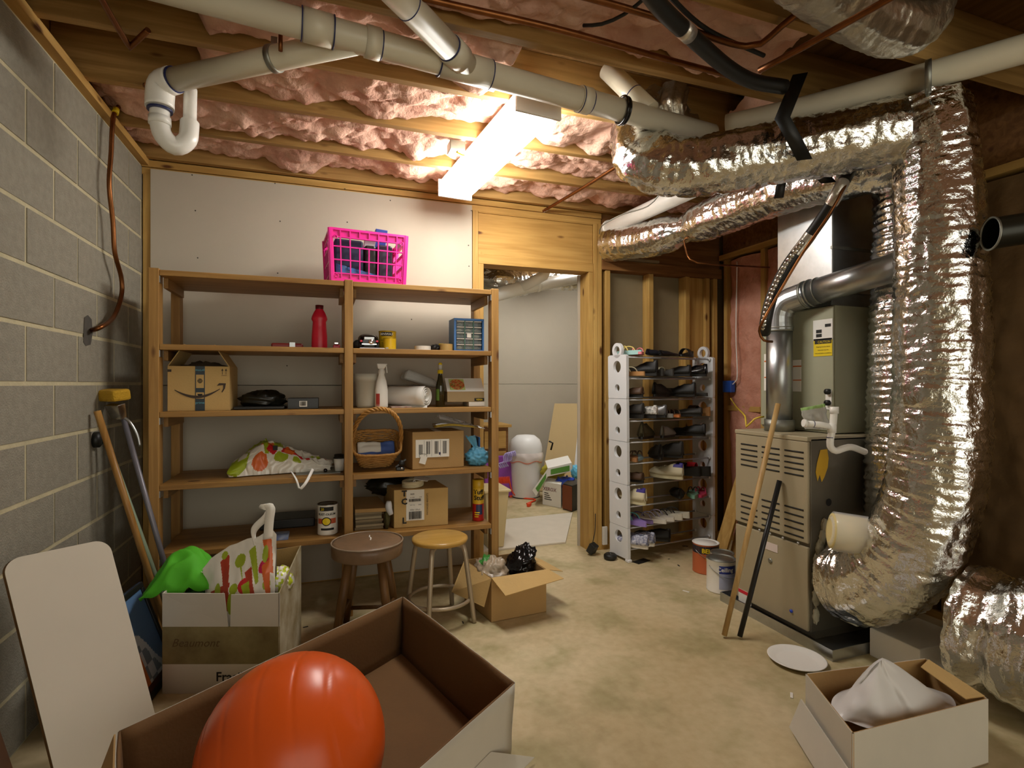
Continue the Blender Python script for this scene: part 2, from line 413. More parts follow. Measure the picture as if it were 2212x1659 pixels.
# right wall with pink insulation
wr = thing('wall_right', 'right exterior wall with studs and pink insulation', None, (XR, 1.2, 0), kind='structure')
MB().box((XR+.1, -2.7, 0), (XR+.2, 3.7, 2.72)).build('sheathing', W_dk, wr)
ys = [3.44, 3.06, 2.66, 2.25, 1.85, 1.44, 1.03, .62, .21, -.2]
for i, y in enumerate(ys):
    MB().box((XR, y-.019, .04), (XR+.09, y+.019, 2.2)).build('stud', W_z, wr, bevel=.002)
    if i+1 < len(ys) and i < 8:
        y1 = ys[i+1]
        def fw(a, b, y0=y, y1=y1, i=i):
            yy = y0-.02+(y1-y0+.04)*a; zz = .04+2.14*b
            n = noise.noise(V((yy*4, zz*4, i)))*.02+noise.noise(V((yy*14, zz*12, i)))*.012
            return V((XR+.035-.045*math.sin(PI*a)**.6-n, yy, zz))
        MB().grid(fw, 20, 110).build('insulation_batt', M_pinkw if i < 2 else M_kraft, wr)
MB().box((XR-.02, -2.7, 2.2), (XR+.1, 3.49, 2.24)).build('top_plate', W_y, wr, bevel=.002)
MB().box((XR+.02, -2.7, 2.24), (XR+.1, 3.49, 2.71)).build('rim_board', W_dk, wr)
MB().box((XR, -2.7, 0), (XR+.1, 3.45, .039)).build('bottom_plate', W_y, wr)
p = at(1585, 882, x=XR-.02); MB().box((XR-.005, 3.08, p.z-.02), (XR+.085, 3.42, p.z+.02)).build('blocking', W_y, wr, bevel=.002)
# far room
MB().box((-1.0, 6.0, 0), (4.3, 6.1, 1.215)).box((-1.0, 6.0, 1.218), (4.3, 6.1, 2.71)).box((-1.0, 6.1, 0), (4.3, 6.12, 2.71)).build('wall_far', M_dry, kind='structure', label='drywalled end wall seen through the doorway')
MB().box((4.2, 3.58, 0), (4.3, 6, 2.71)).build('wall_far_right', M_dry, kind='structure', label='side wall of the room beyond the doorway')
MB().box((-1.1, 3.61, 0), (-1.0, 6, 2.71)).build('wall_far_left', M_dry, kind='structure', label='left side wall of the room beyond the doorway')
# ceiling
ce = thing('ceiling', 'open joist ceiling with pink insulation', None, (1, 1.5, 2.71), kind='structure')
MB().box((-1.16, -2.8, 2.71), (4.4, 6.4, 2.75)).build('subfloor', W_ply, ce)
JY = [3.47-.406*k for k in range(-7, 16)]
JY = [y for y in JY if y < 6 and y > -2.6]
pj = None
for y in JY:
    if pj is None:
        pj = MB().box((-1.04, y-.019, 2.472), (4.2, y+.019, 2.709)).build('joist', W_jo, ce, bevel=.002); yj = y
    else:
        c = pj.copy(); COL.objects.link(c); c.location = (random.uniform(-.01, .01), y-yj, random.uniform(0, .0))
sags = [(-.34, 2.86, .16, .075), (-.1, 2.85, .1, .045), (-.62, 2.86, .1, .03), (.62, 2.06, .12, .05), (.2, 2.46, .2, .02), (1.25, 2.5, .15, .02), (.45, 3.25, .3, .012)]
gaps = {2: (-.52, None)}
for k in range(0, 12):
    ya = 3.47-.406*k-.019; yb = ya-.368
    x0 = -1.02; x1 = 2.95
    segs = [(x0, x1)]
    if k == 3: segs = [(-.45, .74), (1.95, 2.9)]
    if k == 2: segs = [(-.5, 1.9)]
    if k == 4: segs = [(-.3, 1.75)]
    if k == 5: segs = [(-.2, 1.3)]
    if k >= 8: segs = [(-1.0, 2.9)]
    for (a0, a1) in segs:
        def fi(a, b, a0=a0, a1=a1, ya=ya, yb=yb, k=k):
            x = a0+(a1-a0)*a; y = ya+(yb-ya)*b
            q = V((x*5, y*7, k*3.3))
            z = 2.56+.02*noise.noise(q*.5)-.085*abs(noise.noise(q*.62))**.75-.042*abs(noise.noise(q*1.5+V((9, 2, 1))))**.75-.018*abs(noise.noise(q*3.6))-.004*noise.noise(q*11)
            for sx, sy, sw, sa in sags:
                if abs(y-sy) < .3: z -= sa*math.exp(-((x-sx)/sw)**2-((y-sy)/.16)**2)*(1+.6*noise.noise(q*3))
            e = min(a, 1-a)*(a1-a0); z += .1*max(0, 1-e/.05)
            z += .05*max(0, 1-min(b, 1-b)/.07)**2
            return V((x, y, z))
        nx = int((a1-a0)/.011) if k < 7 else 60
        MB().grid(fi, nx, 36 if k < 7 else 10).build('insulation_batt', M_pink, ce)

# ---------------------------------------------------------------- light fixtures
def fixture(name, label, c, ly, wx, z0, strength, ang=0, group=None):
    r = thing(name, label, 'light', (c[0], c[1], z0), group)
    M = Tm((c[0], c[1], 0), ang)
    zt = 2.468
    MB(M).box((-wx/2+.012, -ly/2+.014, zt-.03), (wx/2-.012, ly/2-.014, zt)).build('housing', M_white, r)
    prof = [(-wx/2, zt-.022), (-wx/2-.004, z0+.03), (-wx/2+.02, z0+.004), (-wx/4, z0), (wx/4, z0), (wx/2-.02, z0+.004), (wx/2+.004, z0+.03), (wx/2, zt-.022)]
    mb = MB(M); vs = []
    for y in (-ly/2+.012, ly/2-.012): vs += [(p[0], y, p[1]) for p in prof]
    n = len(prof); mb.add(vs, [(i, i+1, n+i+1, n+i) for i in range(n-1)], 0, False)
    mb.build('diffuser', mat('lamp_diffuser_'+name, (1, .985, .93, 1), .5, emit=strength), r)
    for s in (-1, 1):
        mb = MB(M); y0, y1 = sorted((s*(ly/2-.012), s*(ly/2+.004)))
        mb.box((-wx/2-.008, y0, z0-.002), (wx/2+.008, y1, zt)).build('end_cap', M_white, r, bevel=.003)
    return r
fixture('ceiling_light', 'long lit fluorescent wrap fixture under the joists', (.815, 2.68), 1.13, .2, 2.365, LAMP, math.atan2(.10, 1.1)*-1*-1)
fixture('ceiling_light', 'fluorescent fixture of the room beyond the doorway', (2.3, 4.75), 1.2, .2, 2.365, LAMP3)

jb = thing('junction_box', 'small metal wiring box with yellow wires beside the light fixture', 'junction box', at(985, 335, z=2.44))
p = at(985, 330, z=2.45); MB().box((p.x-.04, p.y-.04, 2.45), (p.x+.04, p.y+.04, 2.5)).build('box', M_galvd, jb, bevel=.003)
MB().tube(crom([V((p.x, p.y-.01, 2.45)), V((p.x+.04, p.y-.03, 2.43)), V((p.x+.09, p.y-.03, 2.46))], .01), .004, 6).build('wire', M_yel, jb)
# ---------------------------------------------------------------- ceiling services
def ring(mb, p, d, r, w, m):   # short collar around a pipe
    p = V(p); d = V(d).normalized(); mb.tube([p-d*w/2, p+d*w/2], r, 24, m=m)
mz = 2.40; R3 = .0465
PA = V((-1.03, 1.815, mz+.02)); PB = V((1.72, 2.065, mz-.01)); pd = (PB-PA).normalized()
def onm(x): t = (x-PA.x)/(PB.x-PA.x); return PA+(PB-PA)*t
mp_ = thing('drain_pipe', 'white drain pipework under the joists with branches and a hanging trap bend', 'pipe', onm(.4))
MB().tube([PA, PB], R3, 28).build('pipe_run', M_pvc, mp_)
mb = MB()
for x, wd in ((-.02, .09), (.16, .05), (.5, .2), (1.02, .05)): ring(mb, onm(x), pd, R3+.006, wd, 0)
mb.split('coupling', M_pvc, mp_)
mb = MB()
for x in (-.07, .03, .19, .4, .6, 1.0, 1.05): ring(mb, onm(x), pd, R3+.0066 if x not in (.19, 1.05) else R3+.001, .004, 0)
mb.split('primer_ring', M_prim, mp_)
# branch to the trap
E = V((-.545, 2.37, 2.385)); Wy = onm(.1)+V((0, .01, -.005))
br = mp_
p0 = Wy+(E-Wy)*.0
MB().tube([p0, E], R3-.004, 28).build('pipe_run', M_pvc, br)
el = crom([E, E+V((-.045, .03, -.012)), E+V((-.055, .037, -.06)), E+V((-.055, .037, -.10))], .012)
MB().tube(el, R3+.003, 24).build('elbow', M_pvcb, br)
T0 = E+V((-.055, .037, -.10)); ux = V((.9, .25, 0)).normalized()
trap = crom([T0, T0+V((0, 0, -.06)), T0+ux*.012+V((0, 0, -.105)), T0+ux*.05+V((0, 0, -.135)), T0+ux*.088+V((0, 0, -.105)), T0+ux*.096+V((0, .01, -.05)), T0+ux*.096+V((0, .03, .12))], .012)
k = len(trap)
MB().tube(trap, [.034 if i < k*.66 else .024 for i in range(k)], 24).build('trap_bend', M_pvcb, br)
mb = MB(); bd = (E-Wy).normalized()
ring(mb, E-bd*.005, bd, R3+.001, .006, 0); ring(mb, T0+V((0, 0, -.008)), V((0, 0, 1)), .0435, .008, 0); ring(mb, T0+V((0, 0, .01)), V((0, 0, 1)), .0445, .004, 0); ring(mb, T0+ux*.096+V((0, .012, -.03)), V((0, 0, 1)), .026, .005, 0)
mb.split('primer_ring', M_prim, br)
mb = MB(); q = Wy+(E-Wy)*.42; ring(mb, q, bd, R3+.001, .022, 0); mb.bar(q+V((0, 0, .04)), q+V((0, .01, .085)), .022, .003); mb.build('hanger_strap', M_galvd, br)
mb = MB(); q = T0+V((0, 0, -.05)); ring(mb, q, V((0, 0, 1)), .0385, .03, 0); mb.split('coupling', M_pvcb, br)
# second branch
b2 = V((.02, 1.5, 2.43)); j2 = onm(.52)
bb = mp_
MB().tube([b2+(b2-j2)*.6, j2], R3-.002, 28).build('pipe_run', M_pvc, bb)
mb = MB(); d2 = (b2-j2).normalized(); ring(mb, j2+d2*.1, d2, R3+.004, .07, 0); mb.split('coupling', M_pvc, bb)
mb = MB(); ring(mb, j2+d2*.138, d2, R3+.0005, .006, 0); ring(mb, j2+d2*.36, d2, R3, .003, 0); mb.split('primer_ring', M_prim, bb)
# short pipe rising between joists at the right + its ring
s0 = at(1405, 240, z=2.42); s1 = at(1312, 150, z=2.66)
sp = mp_
MB().tube([s1, s0], .044, 24).build('pipe_run', M_pvc, sp)
mb = MB(); d3 = (s1-s0).normalized(); ring(mb, s0+d3*.12, d3, .0452, .004, 0); mb.split('primer_ring', M_prim, sp)
q = onm(1.21); mb = MB(); mb.tube([q+V((.0, math.cos(a)*.056, math.sin(a)*.056)) for a in [2*PI*i/40 for i in range(40)]], .006, 8, closed=True); mb.tube([q+V((.014, math.cos(a)*.054, math.sin(a)*.054)) for a in [2*PI*i/40 for i in range(40)]], .005, 8, closed=True)
mb.build('cable_loop', M_blkgl, label='dark wire loop wrapped around the long drain pipe', cat='cable')
# pipe toward the right
pr0 = V((1.75, 2.0, 2.405)); pr1 = V((2.03, 1.66, 2.405)); pr2 = V((2.36, 1.16, 2.405)); pr3 = V((2.7, .62, 2.405))
rp = mp_
MB().tube(crom([pr0, pr1, pr2, pr3], .05), .05, 28).build('pipe_run', M_pvc, rp)
mb = MB(); ring(mb, at(2005, 165, z=2.36), pr2-pr1, .058, .02, 0); mb.build('hanger_strap', M_galvd, rp)
# copper lines
def cop(label, pts, r=.011, name='copper_pipe', m=None, step=.04):
    return MB().tube(crom(pts, step), r, 12).build(name, m or M_cop, label=label, cat='pipe')
zc = 2.45
cop('thin copper pipe under the back joists slanting to the door header', [at(1172, 457, z=2.44), at(1268, 400, z=2.45), at(1366, 338, z=2.45)], .0105)
cop('long copper pipe running along the joists across the top of the picture', [at(650, -80, z=2.44), at(900, -8, z=2.44), at(1200, 62, z=2.44), at(1440, 128, z=2.44), at(1610, 172, z=2.44)], .011)
cop('second copper pipe above the black hose in the ceiling', [at(1180, -30, z=2.44), at(1400, 32, z=2.44), at(1610, 100, z=2.44), at(1690, 55, z=2.44), at(1790, -30, z=2.44)], .011)
cop('copper pipe crossing below the upper foil duct at an angle', [at(1640, 152, z=2.2), at(1720, 110, z=2.2), at(1925, -5, z=2.2), at(2000, -50, z=2.2)], .0095)
cop('copper pipe stub with an elbow near the left wall', [at(205, -30, z=2.44), at(243, 40, z=2.44), at(278, 98, z=2.44), at(283, 99, z=2.44), at(320, 65, z=2.46)], .010, step=.01)
cop('short copper pipe hanging vertically behind the long drain pipe', [at(606, 110, y=2.0), V((at(606, 110, y=2.0).x, 2.0, 2.7))], .007)
# gas line down the block wall
xw = XL+.045
cp = [at(318, 182, z=2.46), at(285, 200, x=xw+.06), at(250, 240, x=xw), at(243, 270, x=xw), at(240, 330, x=xw), at(236, 400, x=xw), at(244, 480, x=xw), at(248, 545, x=xw), at(262, 600, x=xw), at(262, 640, x=xw), at(245, 685, x=xw), at(215, 708, x=xw), at(193, 714, x=XL-.01)]
gl = thing('copper_gas_line', 'bent copper tube running down the block wall into a hole', 'pipe', cp[-1])
MB().tube(crom(cp, .02), .0098, 14).build('tube', M_cop, gl)
mb = MB(); ring(mb, cp[2], cp[3]-cp[2], .0135, .03, 0); mb.build('yellow_band', M_yel, gl)
q = at(190, 713, x=XL+.002); mb = MB()
mb.add([(XL+.002, q.y+dy, q.z+dz) for dy, dz in ((-.045, -.055), (-.02, -.07), (.03, -.06), (.05, -.01), (.04, .05), (0, .065), (-.035, .05))], [tuple(range(7))])
mb.build('patch_mortar', mat('dark_mortar', '#544f48', .95, var=.3, vs=20), gl)
# black hose with tape
hz = 2.38
hp = [at(1385, -40, z=hz), at(1430, 20, z=hz), at(1500, 85, z=hz), at(1570, 145, z=hz), at(1625, 175, z=hz), at(1695, 188, z=hz)]
ho = thing('insulated_hose', 'black foam covered refrigerant hose under the ceiling with silver tape', 'hose', hp[2])
MB().tube(crom(hp, .03), .027, 18).build('hose', M_blk, ho)
mb = MB(); ring(mb, at(1482, 68, z=hz), hp[2]-hp[1], .0285, .05, 0); mb.split('tape_band', M_tape, ho)
hp = [at(1400, -70, z=2.45), at(1450, -5, z=2.45), at(1530, 65, z=2.45), at(1650, 120, z=2.45)]
cop('dark cable running beside the black hose in the ceiling', hp, .008, 'cable', M_blk)
cop('thin black cable drooping below the joists at the top', [at(1260, 55, z=2.45), at(1300, 52, z=2.43), at(1350, 30, z=2.44), at(1400, -10, z=2.45)], .006, 'cable', M_blk)
cop('thin grey cable hanging by the white duct pipe', [at(1295, 505, t=3.7), at(1300, 488, t=3.6), at(1340, 465, t=3.5), at(1400, 445, t=3.3), at(1432, 410, t=3.2)], .004, 'cable', M_galvd)

# ---------------------------------------------------------------- foil ducts
def duct(name, label, pts, r, seed=0, rib=.0, wr=.012, m=None, n=64, step=.011, bands=(), r2=None, fr=(7, 26), end=True):
    P = crom(pts, step); k = len(P)
    T = [(P[min(i+1, k-1)]-P[max(i-1, 0)]).normalized() for i in range(k)]
    up = V((0, 0, 1)) if abs(T[0].z) < .9 else V((1, 0, 0)); x = T[0].cross(up).normalized()
    vs = []; s = 0; fs = []
    for i in range(k):
        if i: s += (P[i]-P[i-1]).length
        x = (x-T[i]*x.dot(T[i])).normalized(); y = T[i].cross(x)
        rr = r if r2 is None else r+(r2-r)*i/(k-1)
        for b in bands: rr -= b[1]*math.exp(-((i/(k-1)-b[0])/b[2])**2)
        cur = (T[min(i+4, k-1)]-T[max(i-4, 0)]).length
        for j in range(n):
            a = 2*PI*j/n; ca, sa = math.cos(a), math.sin(a)
            q = V((ca*rr*fr[0]*1.3, sa*rr*fr[0]*1.3, s*fr[1]))+V((seed*3.7, seed*1.3, seed*9.1))
            w = (1-2*abs(noise.noise(q)))*.55+.45*(1-2*abs(noise.noise(q*V((2.2, 2.2, 1.6)).x)))+.8*noise.noise(V((ca*3+seed, sa*3, s*5)))
            d = rr+wr*w*(1+1.2*min(cur, 1))+rib*math.sin(2*PI*s/.034+a)
            vs.append(P[i]+(x*ca+y*sa)*d)
    for i in range(k-1):
        for j in range(n): fs.append((i*n+j, i*n+(j+1) % n, (i+1)*n+(j+1) % n, (i+1)*n+j))
    root = thing(name, label, 'duct', P[k//2])
    mb = MB(); mb.add(vs, fs, 0, True)
    if end: mb.add(vs[:n], [tuple(range(n))[::-1]]); mb.add(vs[-n:], [tuple(range(n))])
    mb.build('foil_sleeve', m or M_foil, root)
    return root, P
d1, P1 = duct('foil_duct', 'upper crinkled foil duct slung below the long drain pipe', [V((1.56, 2.34, 2.62)), V((1.45, 2.27, 2.44)), V((1.41, 2.13, 2.25)), V((1.56, 2.0, 2.19)), V((1.85, 1.78, 2.205)), V((2.04, 1.62, 2.22)), V((2.18, 1.5, 2.235))], .12, 1, wr=.012)
d2, P2 = duct('foil_duct', 'foil duct running back over the doorway side of the furnace', [V((1.97, 3.46, 2.235)), V((2.09, 3.1, 2.20)), V((2.2, 2.75, 2.215)), V((2.255, 2.4, 2.235)), V((2.275, 2.05, 2.225)), V((2.35, 1.72, 2.20)), V((2.44, 1.6, 2.24))], .115, 2, wr=.009, bands=((.33, .035, .04),), rib=.001)
d3, P3 = duct('foil_duct', 'tall foil duct dropping at the right and curling to the furnace base', [V((2.27, 1.47, 2.32)), V((2.27, 1.44, 2.15)), V((2.27, 1.42, 1.7)), V((2.275, 1.42, 1.2)), V((2.27, 1.43, .9)), V((2.262, 1.46, .72)), V((2.255, 1.53, .53)), V((2.255, 1.63, .40)), V((2.265, 1.73, .335)), V((2.28, 1.82, .32))], .128, 3, wr=.011, r2=.172, rib=.0025, n=80)
d4, P4 = duct('foil_duct', 'wide pleated foil duct standing behind the tall right duct', [V((2.62, 1.75, 2.3)), V((2.61, 1.74, 1.8)), V((2.6, 1.735, 1.4)), V((2.58, 1.715, 1.0)), V((2.56, 1.70, .8)), V((2.55, 1.685, .6))], .145, 4, wr=.011, r2=.2, rib=.005, n=72)
d5, P5 = duct('foil_duct', 'fat foil duct lying on the floor at the lower right', [V((2.37, 1.36, .285)), V((2.39, 1.15, .285)), V((2.44, .9, .285)), V((2.52, .55, .285)), V((2.57, .3, .285))], .222, 5, wr=.02, bands=((.1, .03, .03),), n=80)
d6, P6 = duct('foil_duct', 'foil duct hung under the joists in the upper right corner', [V((1.2, 1.14, 2.385)), V((1.4, 1.18, 2.38)), V((1.6, 1.22, 2.375)), V((1.78, 1.24, 2.39)), V((1.9, 1.25, 2.46)), V((1.95, 1.25, 2.6))], .082, 6, wr=.007, m=M_foil2)
duct('foil_duct', 'small foil elbow tucked between the joists', [V((1.62, 2.2, 2.66)), V((1.60, 2.21, 2.56)), V((1.66, 2.23, 2.50)), V((1.74, 2.24, 2.5))], .06, 7, wr=.008, m=M_foil2)
# black straps
def strap(label, path, w, nrm):
    mb = MB(); P = [V(p) for p in path]; n = V(nrm).normalized()*w/2; vs = []
    for p in P: vs += [p-n, p+n]
    mb.add(vs, [(2*i, 2*i+1, 2*i+3, 2*i+2) for i in range(len(P)-1)], 0, True)
    return mb.build('hanging_strap', M_blk, label=label, cat='strap', solid=.002)
strap('broad black strap hanging in front of the upper foil duct', [V((1.80, 1.64, 2.46)), at(1690, 255, t=2.05), at(1715, 300, t=2.07), at(1738, 345, t=2.12)], .055, (.75, -.6, 0))
strap('short black strap end hanging below the upper duct', [at(1695, 350, t=2.45), at(1688, 395, t=2.44), at(1682, 428, t=2.45)], .04, (.75, -.6, 0))
strap('black strap looped under the duct in front of the plenum', [at(1765, 340, t=2.42), at(1768, 370, t=2.38), at(1790, 395, t=2.38)], .06, (.75, -.6, 0))
# white pipe beside the back duct
mb = MB(); wp = thing('vent_pipe', 'white plastic pipe lying above the foil duct by the doorway', 'pipe', V((1.98, 3.2, 2.36)))
MB().tube([V((1.945, 3.46, 2.345)), V((2.05, 2.9, 2.375)), V((2.16, 2.3, 2.41))], .052, 24).build('pipe_run', M_pvcb, wp)
mb = MB(); ring(mb, V((1.95, 3.43, 2.347)), V((.1, -.55, .03)), .058, .02, 0); mb.split('coupling', M_pvcb, wp)

# ---------------------------------------------------------------- furnace
FX, FY0, FY1 = 2.15, 1.905, 2.375
fr_ = thing('furnace', 'tan gas furnace cabinet with louvred front standing in a metal pan', 'furnace', (2.5, 2.14, 0))
MB().box((FX+.004, FY0, .05), (2.85, FY1, .96)).build('cabinet', M_furnd, fr_, bevel=.004)
zs = at(1748, 1180, x=FX).z
mb = MB().box((FX-.012, FY0+.002, zs+.012), (FX+.003, FY1-.002, .945)); up_ = mb.build('upper_panel', M_furn, fr_, bevel=.004)
mb = MB().box((FX-.012, FY0+.002, .055), (FX+.003, FY1-.002, zs-.006)); lp_ = mb.build('lower_panel', M_furn, fr_, bevel=.004)
MB().box((FX-.016, FY0, .946), (2.85, FY1, .968)).build('top_cover', M_furn, fr_, bevel=.004)
sl = None
for (va, vb) in ((980, 1030), (1100, 1158)):
    for (ua, ub) in ((1601, 1636), (1646, 1684), (1695, 1736)):
        ya = at(ua, 1000, x=FX-.012).y; yb = at(ub, 1000, x=FX-.012).y
        za = at(1695, va-8, x=FX-.012).z; zb_ = at(1695, vb-9, x=FX-.012).z
        for k in range(5):
            z = za+(zb_-za)*k/4
            mb = MB().tube([V((FX-.0115, ya, z)), V((FX-.0115, yb, z))], .0042, 8, m=0); mb.build('louvre_slot', M_ink, up_)
for y in (1.96, 2.05, 2.13, 2.2, 2.28): MB().lathe([(.006, 0), (.004, -.006), (0, -.007)], (FX-.012, y, zs+.003), 8, ax='x').build('screw', M_galv, fr_)
# labels on the lower panel
def card(parent, name, u0, v0, u1, v1, x, m, off=.002):
    a = at(u0, v0, x=x); b = at(u1, v1, x=x); return MB().box((x-off, b.y, min(a.z, b.z)), (x, a.y, max(a.z, b.z))).build(name, m, parent), a, b
c1, a, b = card(lp_, 'label', 1652, 1168, 1680, 1195, FX-.0125, mat('pale_label', '#d8c8c0', .6))
c2, a, b = card(lp_, 'warning_label', 1596, 1270, 1623, 1310, FX-.0125, M_paper)
MB().box((FX-.0155, b.y, a.z-.018), (FX-.0146, a.y, a.z)).build('label_band', M_red, lp_)
p = at(1664, 1211, x=FX-.013); MB().lathe([(.012, 0), (.012, -.004), (.004, -.005), (0, -.005)], p, 14, ax='x').build('grommet', M_galvd, lp_)
p = at(1710, 1320, x=FX-.013); MB().lathe([(.008, 0), (.008, -.006), (0, -.008)], p, 10, ax='x').build('knob', mat('blue_knob', '#2f4bc0', .4), lp_)
# side: yellow torn label, hole, foam
mb = MB(); xs0 = at(1760, 970, y=FY0).x; pts = []
for (u, v) in ((1772, 972), (1787, 970), (1790, 990), (1788, 1010), (1781, 1030), (1775, 1042), (1771, 1026), (1766, 1040), (1762, 1020), (1765, 1000)): pts.append(at(u, v, y=FY0-.002))
mb.add(pts, [tuple(range(len(pts)))]); mb.build('torn_yellow_label', mat('yellow_label', '#d8a928', .7), fr_)
p = at(1790, 1085, y=FY0-.001); MB().lathe([(.018, -.001), (0, -.002)], p, 18, ax='y').build('knockout_hole', M_ink, fr_)
mb = MB()
for (u, v, r) in ((1780, 1135, .02), (1776, 1160, .022), (1770, 1185, .026), (1765, 1215, .028), (1763, 1250, .028), (1763, 1290, .026), (1762, 1330, .022)):
    mb.blob(at(u, v, y=FY0-.003), (r*.8, .012, r*1.6), .3, 3, u)
mb.build('foam_sealant', mat('foam_sealant', '#b3ac93', .9, bump=.4), fr_)
# return box at the furnace side
MB().box((2.33, 1.81, .09), (2.8, FY0-.006, .5)).build('return_box', mat('duct_board', '#c8c2a8', .9), fr_, bevel=.004)
# pan
pan = MB(); a = V((2.10, 1.745, 0)); 
pan.box((2.10, 1.745, 0), (2.9, 2.45, .004)); pan.box((2.10, 1.745, .004), (2.104, 2.45, .05)); pan.box((2.104, 1.745, .004), (2.9, 1.749, .05)); pan.box((2.104, 2.446, .004), (2.9, 2.45, .05))
pan.build('drain_pan', M_galv, label='shallow galvanised drain pan under the furnace', cat='pan')
MB().box((2.2, 1.92, .005), (2.84, 2.36, .05)).build('support_rail', M_furnd, fr_)
# coil cabinet
CX = 2.38; cz0, cz1 = .972, 1.607
cc = thing('coil_cabinet', 'grey green evaporator coil cabinet on top of the furnace', 'cabinet', (2.6, 2.2, .97))
MB().box((CX+.003, 1.966, cz0), (2.85, 2.434, cz1)).build('case', M_coil, cc, bevel=.003)
pan2 = MB().box((CX-.008, 1.968, cz0+.012), (CX+.002, 2.432, cz1-.006)).build('front_panel', M_coil, cc, bevel=.003)
c, a, b = card(cc, 'rating_label', 1757, 693, 1799, 733, CX-.0085, M_white)
mb = MB(); n = V((0, -1, 0))
def cardtext(par, name, items, x, m):
    mb = MB()
    for s_, size, u, v in items:
        p = at(u, v, x=x); mb.text(s_, size, p, (0, -1, 0), (0, 0, 1), off=.0005)
    return mb.build(name, m, par)
for (u0, v0, u1, v1) in ((1763, 713, 1775, 719), (1763, 722, 1775, 728), (1782, 700, 1795, 705)): card(c, 'print', u0, v0, u1, v1, CX-.0108, M_ink, .0005)
c, a, b = card(cc, 'caution_label', 1758, 733, 1798, 768, CX-.0085, M_yel)
card(c, 'print_band', 1760, 735, 1796, 741, CX-.0107, M_ink, .0005)
cardtext(c, 'lettering', [('CAUTION', .016, 1780, 740.5)], CX-.0115, M_yel)
cardtext(c, 'lettering', [('Shipping bracket above', .0085, 1778, 750), ('drain pan must be', .0085, 1778, 757), ('removed before installation', .0085, 1778, 764)], CX-.0108, M_ink)
for (u0, v0, u1, v1) in ((1651, 765, 1665, 844), (1713, 778, 1731, 846)):
    c, a, b = card(cc, 'instruction_label', u0, v0, u1, v1, CX-.0085, M_paper)
    for f in (.18, .62): card(c, 'orange_band', u0, v0+(v1-v0)*f, u1, v0+(v1-v0)*(f+.03), CX-.0107, mat('orange_print', '#d06a28', .6), .0005)
for v in (846, 870):
    p = at(1791, v, x=CX-.009); MB().lathe([(.0, -.02), (.014, -.02), (.014, 0)], p, 14, ax='x').build('drain_plug', M_blk, cc)
p0 = at(1784, 843, x=CX-.009); p1 = at(1797, 885, x=CX-.009); MB().box((CX-.012, p1.y, p1.z), (CX-.0085, p0.y, p0.z)).build('port_plate', M_pvcb, cc)
# plenum
pl = thing('plenum', 'tall galvanised sheet metal plenum above the coil cabinet', 'duct', (2.63, 2.19, 1.61))
MB().hexa([V((2.385, 1.99, 1.61)), V((2.85, 1.99, 1.61)), V((2.85, 2.41, 1.61)), V((2.385, 2.41, 1.61)), V((2.42, 2.012, 1.68)), V((2.84, 2.012, 1.68)), V((2.84, 2.36, 1.68)), V((2.42, 2.36, 1.68))]).build('transition', M_galvd, pl, bevel=.002)
MB().box((2.42, 2.012, 1.681), (2.84, 2.36, 2.44)).build('duct_trunk', M_galv, pl, bevel=.004)
MB().box((2.415, 2.008, 1.9), (2.845, 2.02, 1.915)).build('seam', M_galvd, pl)
# flue
vp = thing('flue_pipe', 'galvanised metal flue pipe rising from the furnace and bending right', 'pipe', (2.3, 2.22, .968))
FC = V((2.285, 2.215, 0))
MB().tube([FC+V((0, 0, .97)), FC+V((0, 0, 1.03))], .074, 28).build('collar', M_galvd, vp)
MB().tube([FC+V((0, 0, 1.0)), FC+V((0, 0, 1.53))], .064, 32).build('riser', M_galv, vp)
fe = V((2.385, 1.62, 1.74)); f1 = FC+V((.045, -.13, 1.675)); fd = (fe-f1).normalized()
MB().tube(crom([FC+V((0, 0, 1.5)), FC+V((0, 0, 1.58)), FC+V((.012, -.035, 1.645)), f1], .03), .067, 32, smooth=False).build('elbow', M_galv, vp)
MB().tube([f1-fd*.02, fe+fd*.02], .064, 32).build('cross_run', M_galv, vp)
mb = MB(); ring(mb, FC+V((0, 0, 1.5)), V((0, 0, 1)), .069, .008, 0); ring(mb, FC+V((0, 0, 1.515)), V((0, 0, 1)), .069, .005, 0); ring(mb, f1, fd, .071, .012, 0); ring(mb, f1+fd*.03, fd, .071, .008, 0); ring(mb, f1+fd*.07, fd, .068, .005, 0)
mb.split('crimp_ring', M_galvd, vp)
mb = MB(); mb.bar(FC+V((-.066, -.01, 1.03)), FC+V((-.066, -.01, 1.49)), .004, .004); mb.build('seam', M_galvd, vp)
# condensate drain
cdn = thing('condensate_drain', 'white plastic condensate drain with a trap beside the furnace top', 'pipe', at(1797, 950, t=2.4))
q = lambda u, v: at(u, v, t=2.38)
MB().tube([q(1740, 915), q(1770, 917), q(1796, 922)], .0135, 16).build('arm', M_pvcb, cdn)
MB().tube(crom([q(1802, 884), q(1799, 920), q(1793, 955), q(1796, 968), q(1806, 974), q(1822, 969), q(1840, 966), at(1868, 976, t=2.42)], .01), .0145, 16).build('trap_bend', M_pvcb, cdn)
mb = MB(); ring(mb, q(1802, 886), V((0, 0, 1)), .018, .03, 0); ring(mb, q(1797, 925), V((.05, 0, 1)), .018, .04, 0); ring(mb, q(1738, 914), q(1770, 917)-q(1740, 915), .017, .012, 0); mb.split('fitting', M_pvcb, cdn)
mb = MB(); ring(mb, q(1757, 916), q(1770, 917)-q(1740, 915), .0142, .003, 0); ring(mb, q(1793, 945), V((.05, 0, 1)), .0152, .003, 0); mb.split('primer_ring', M_prim, cdn)
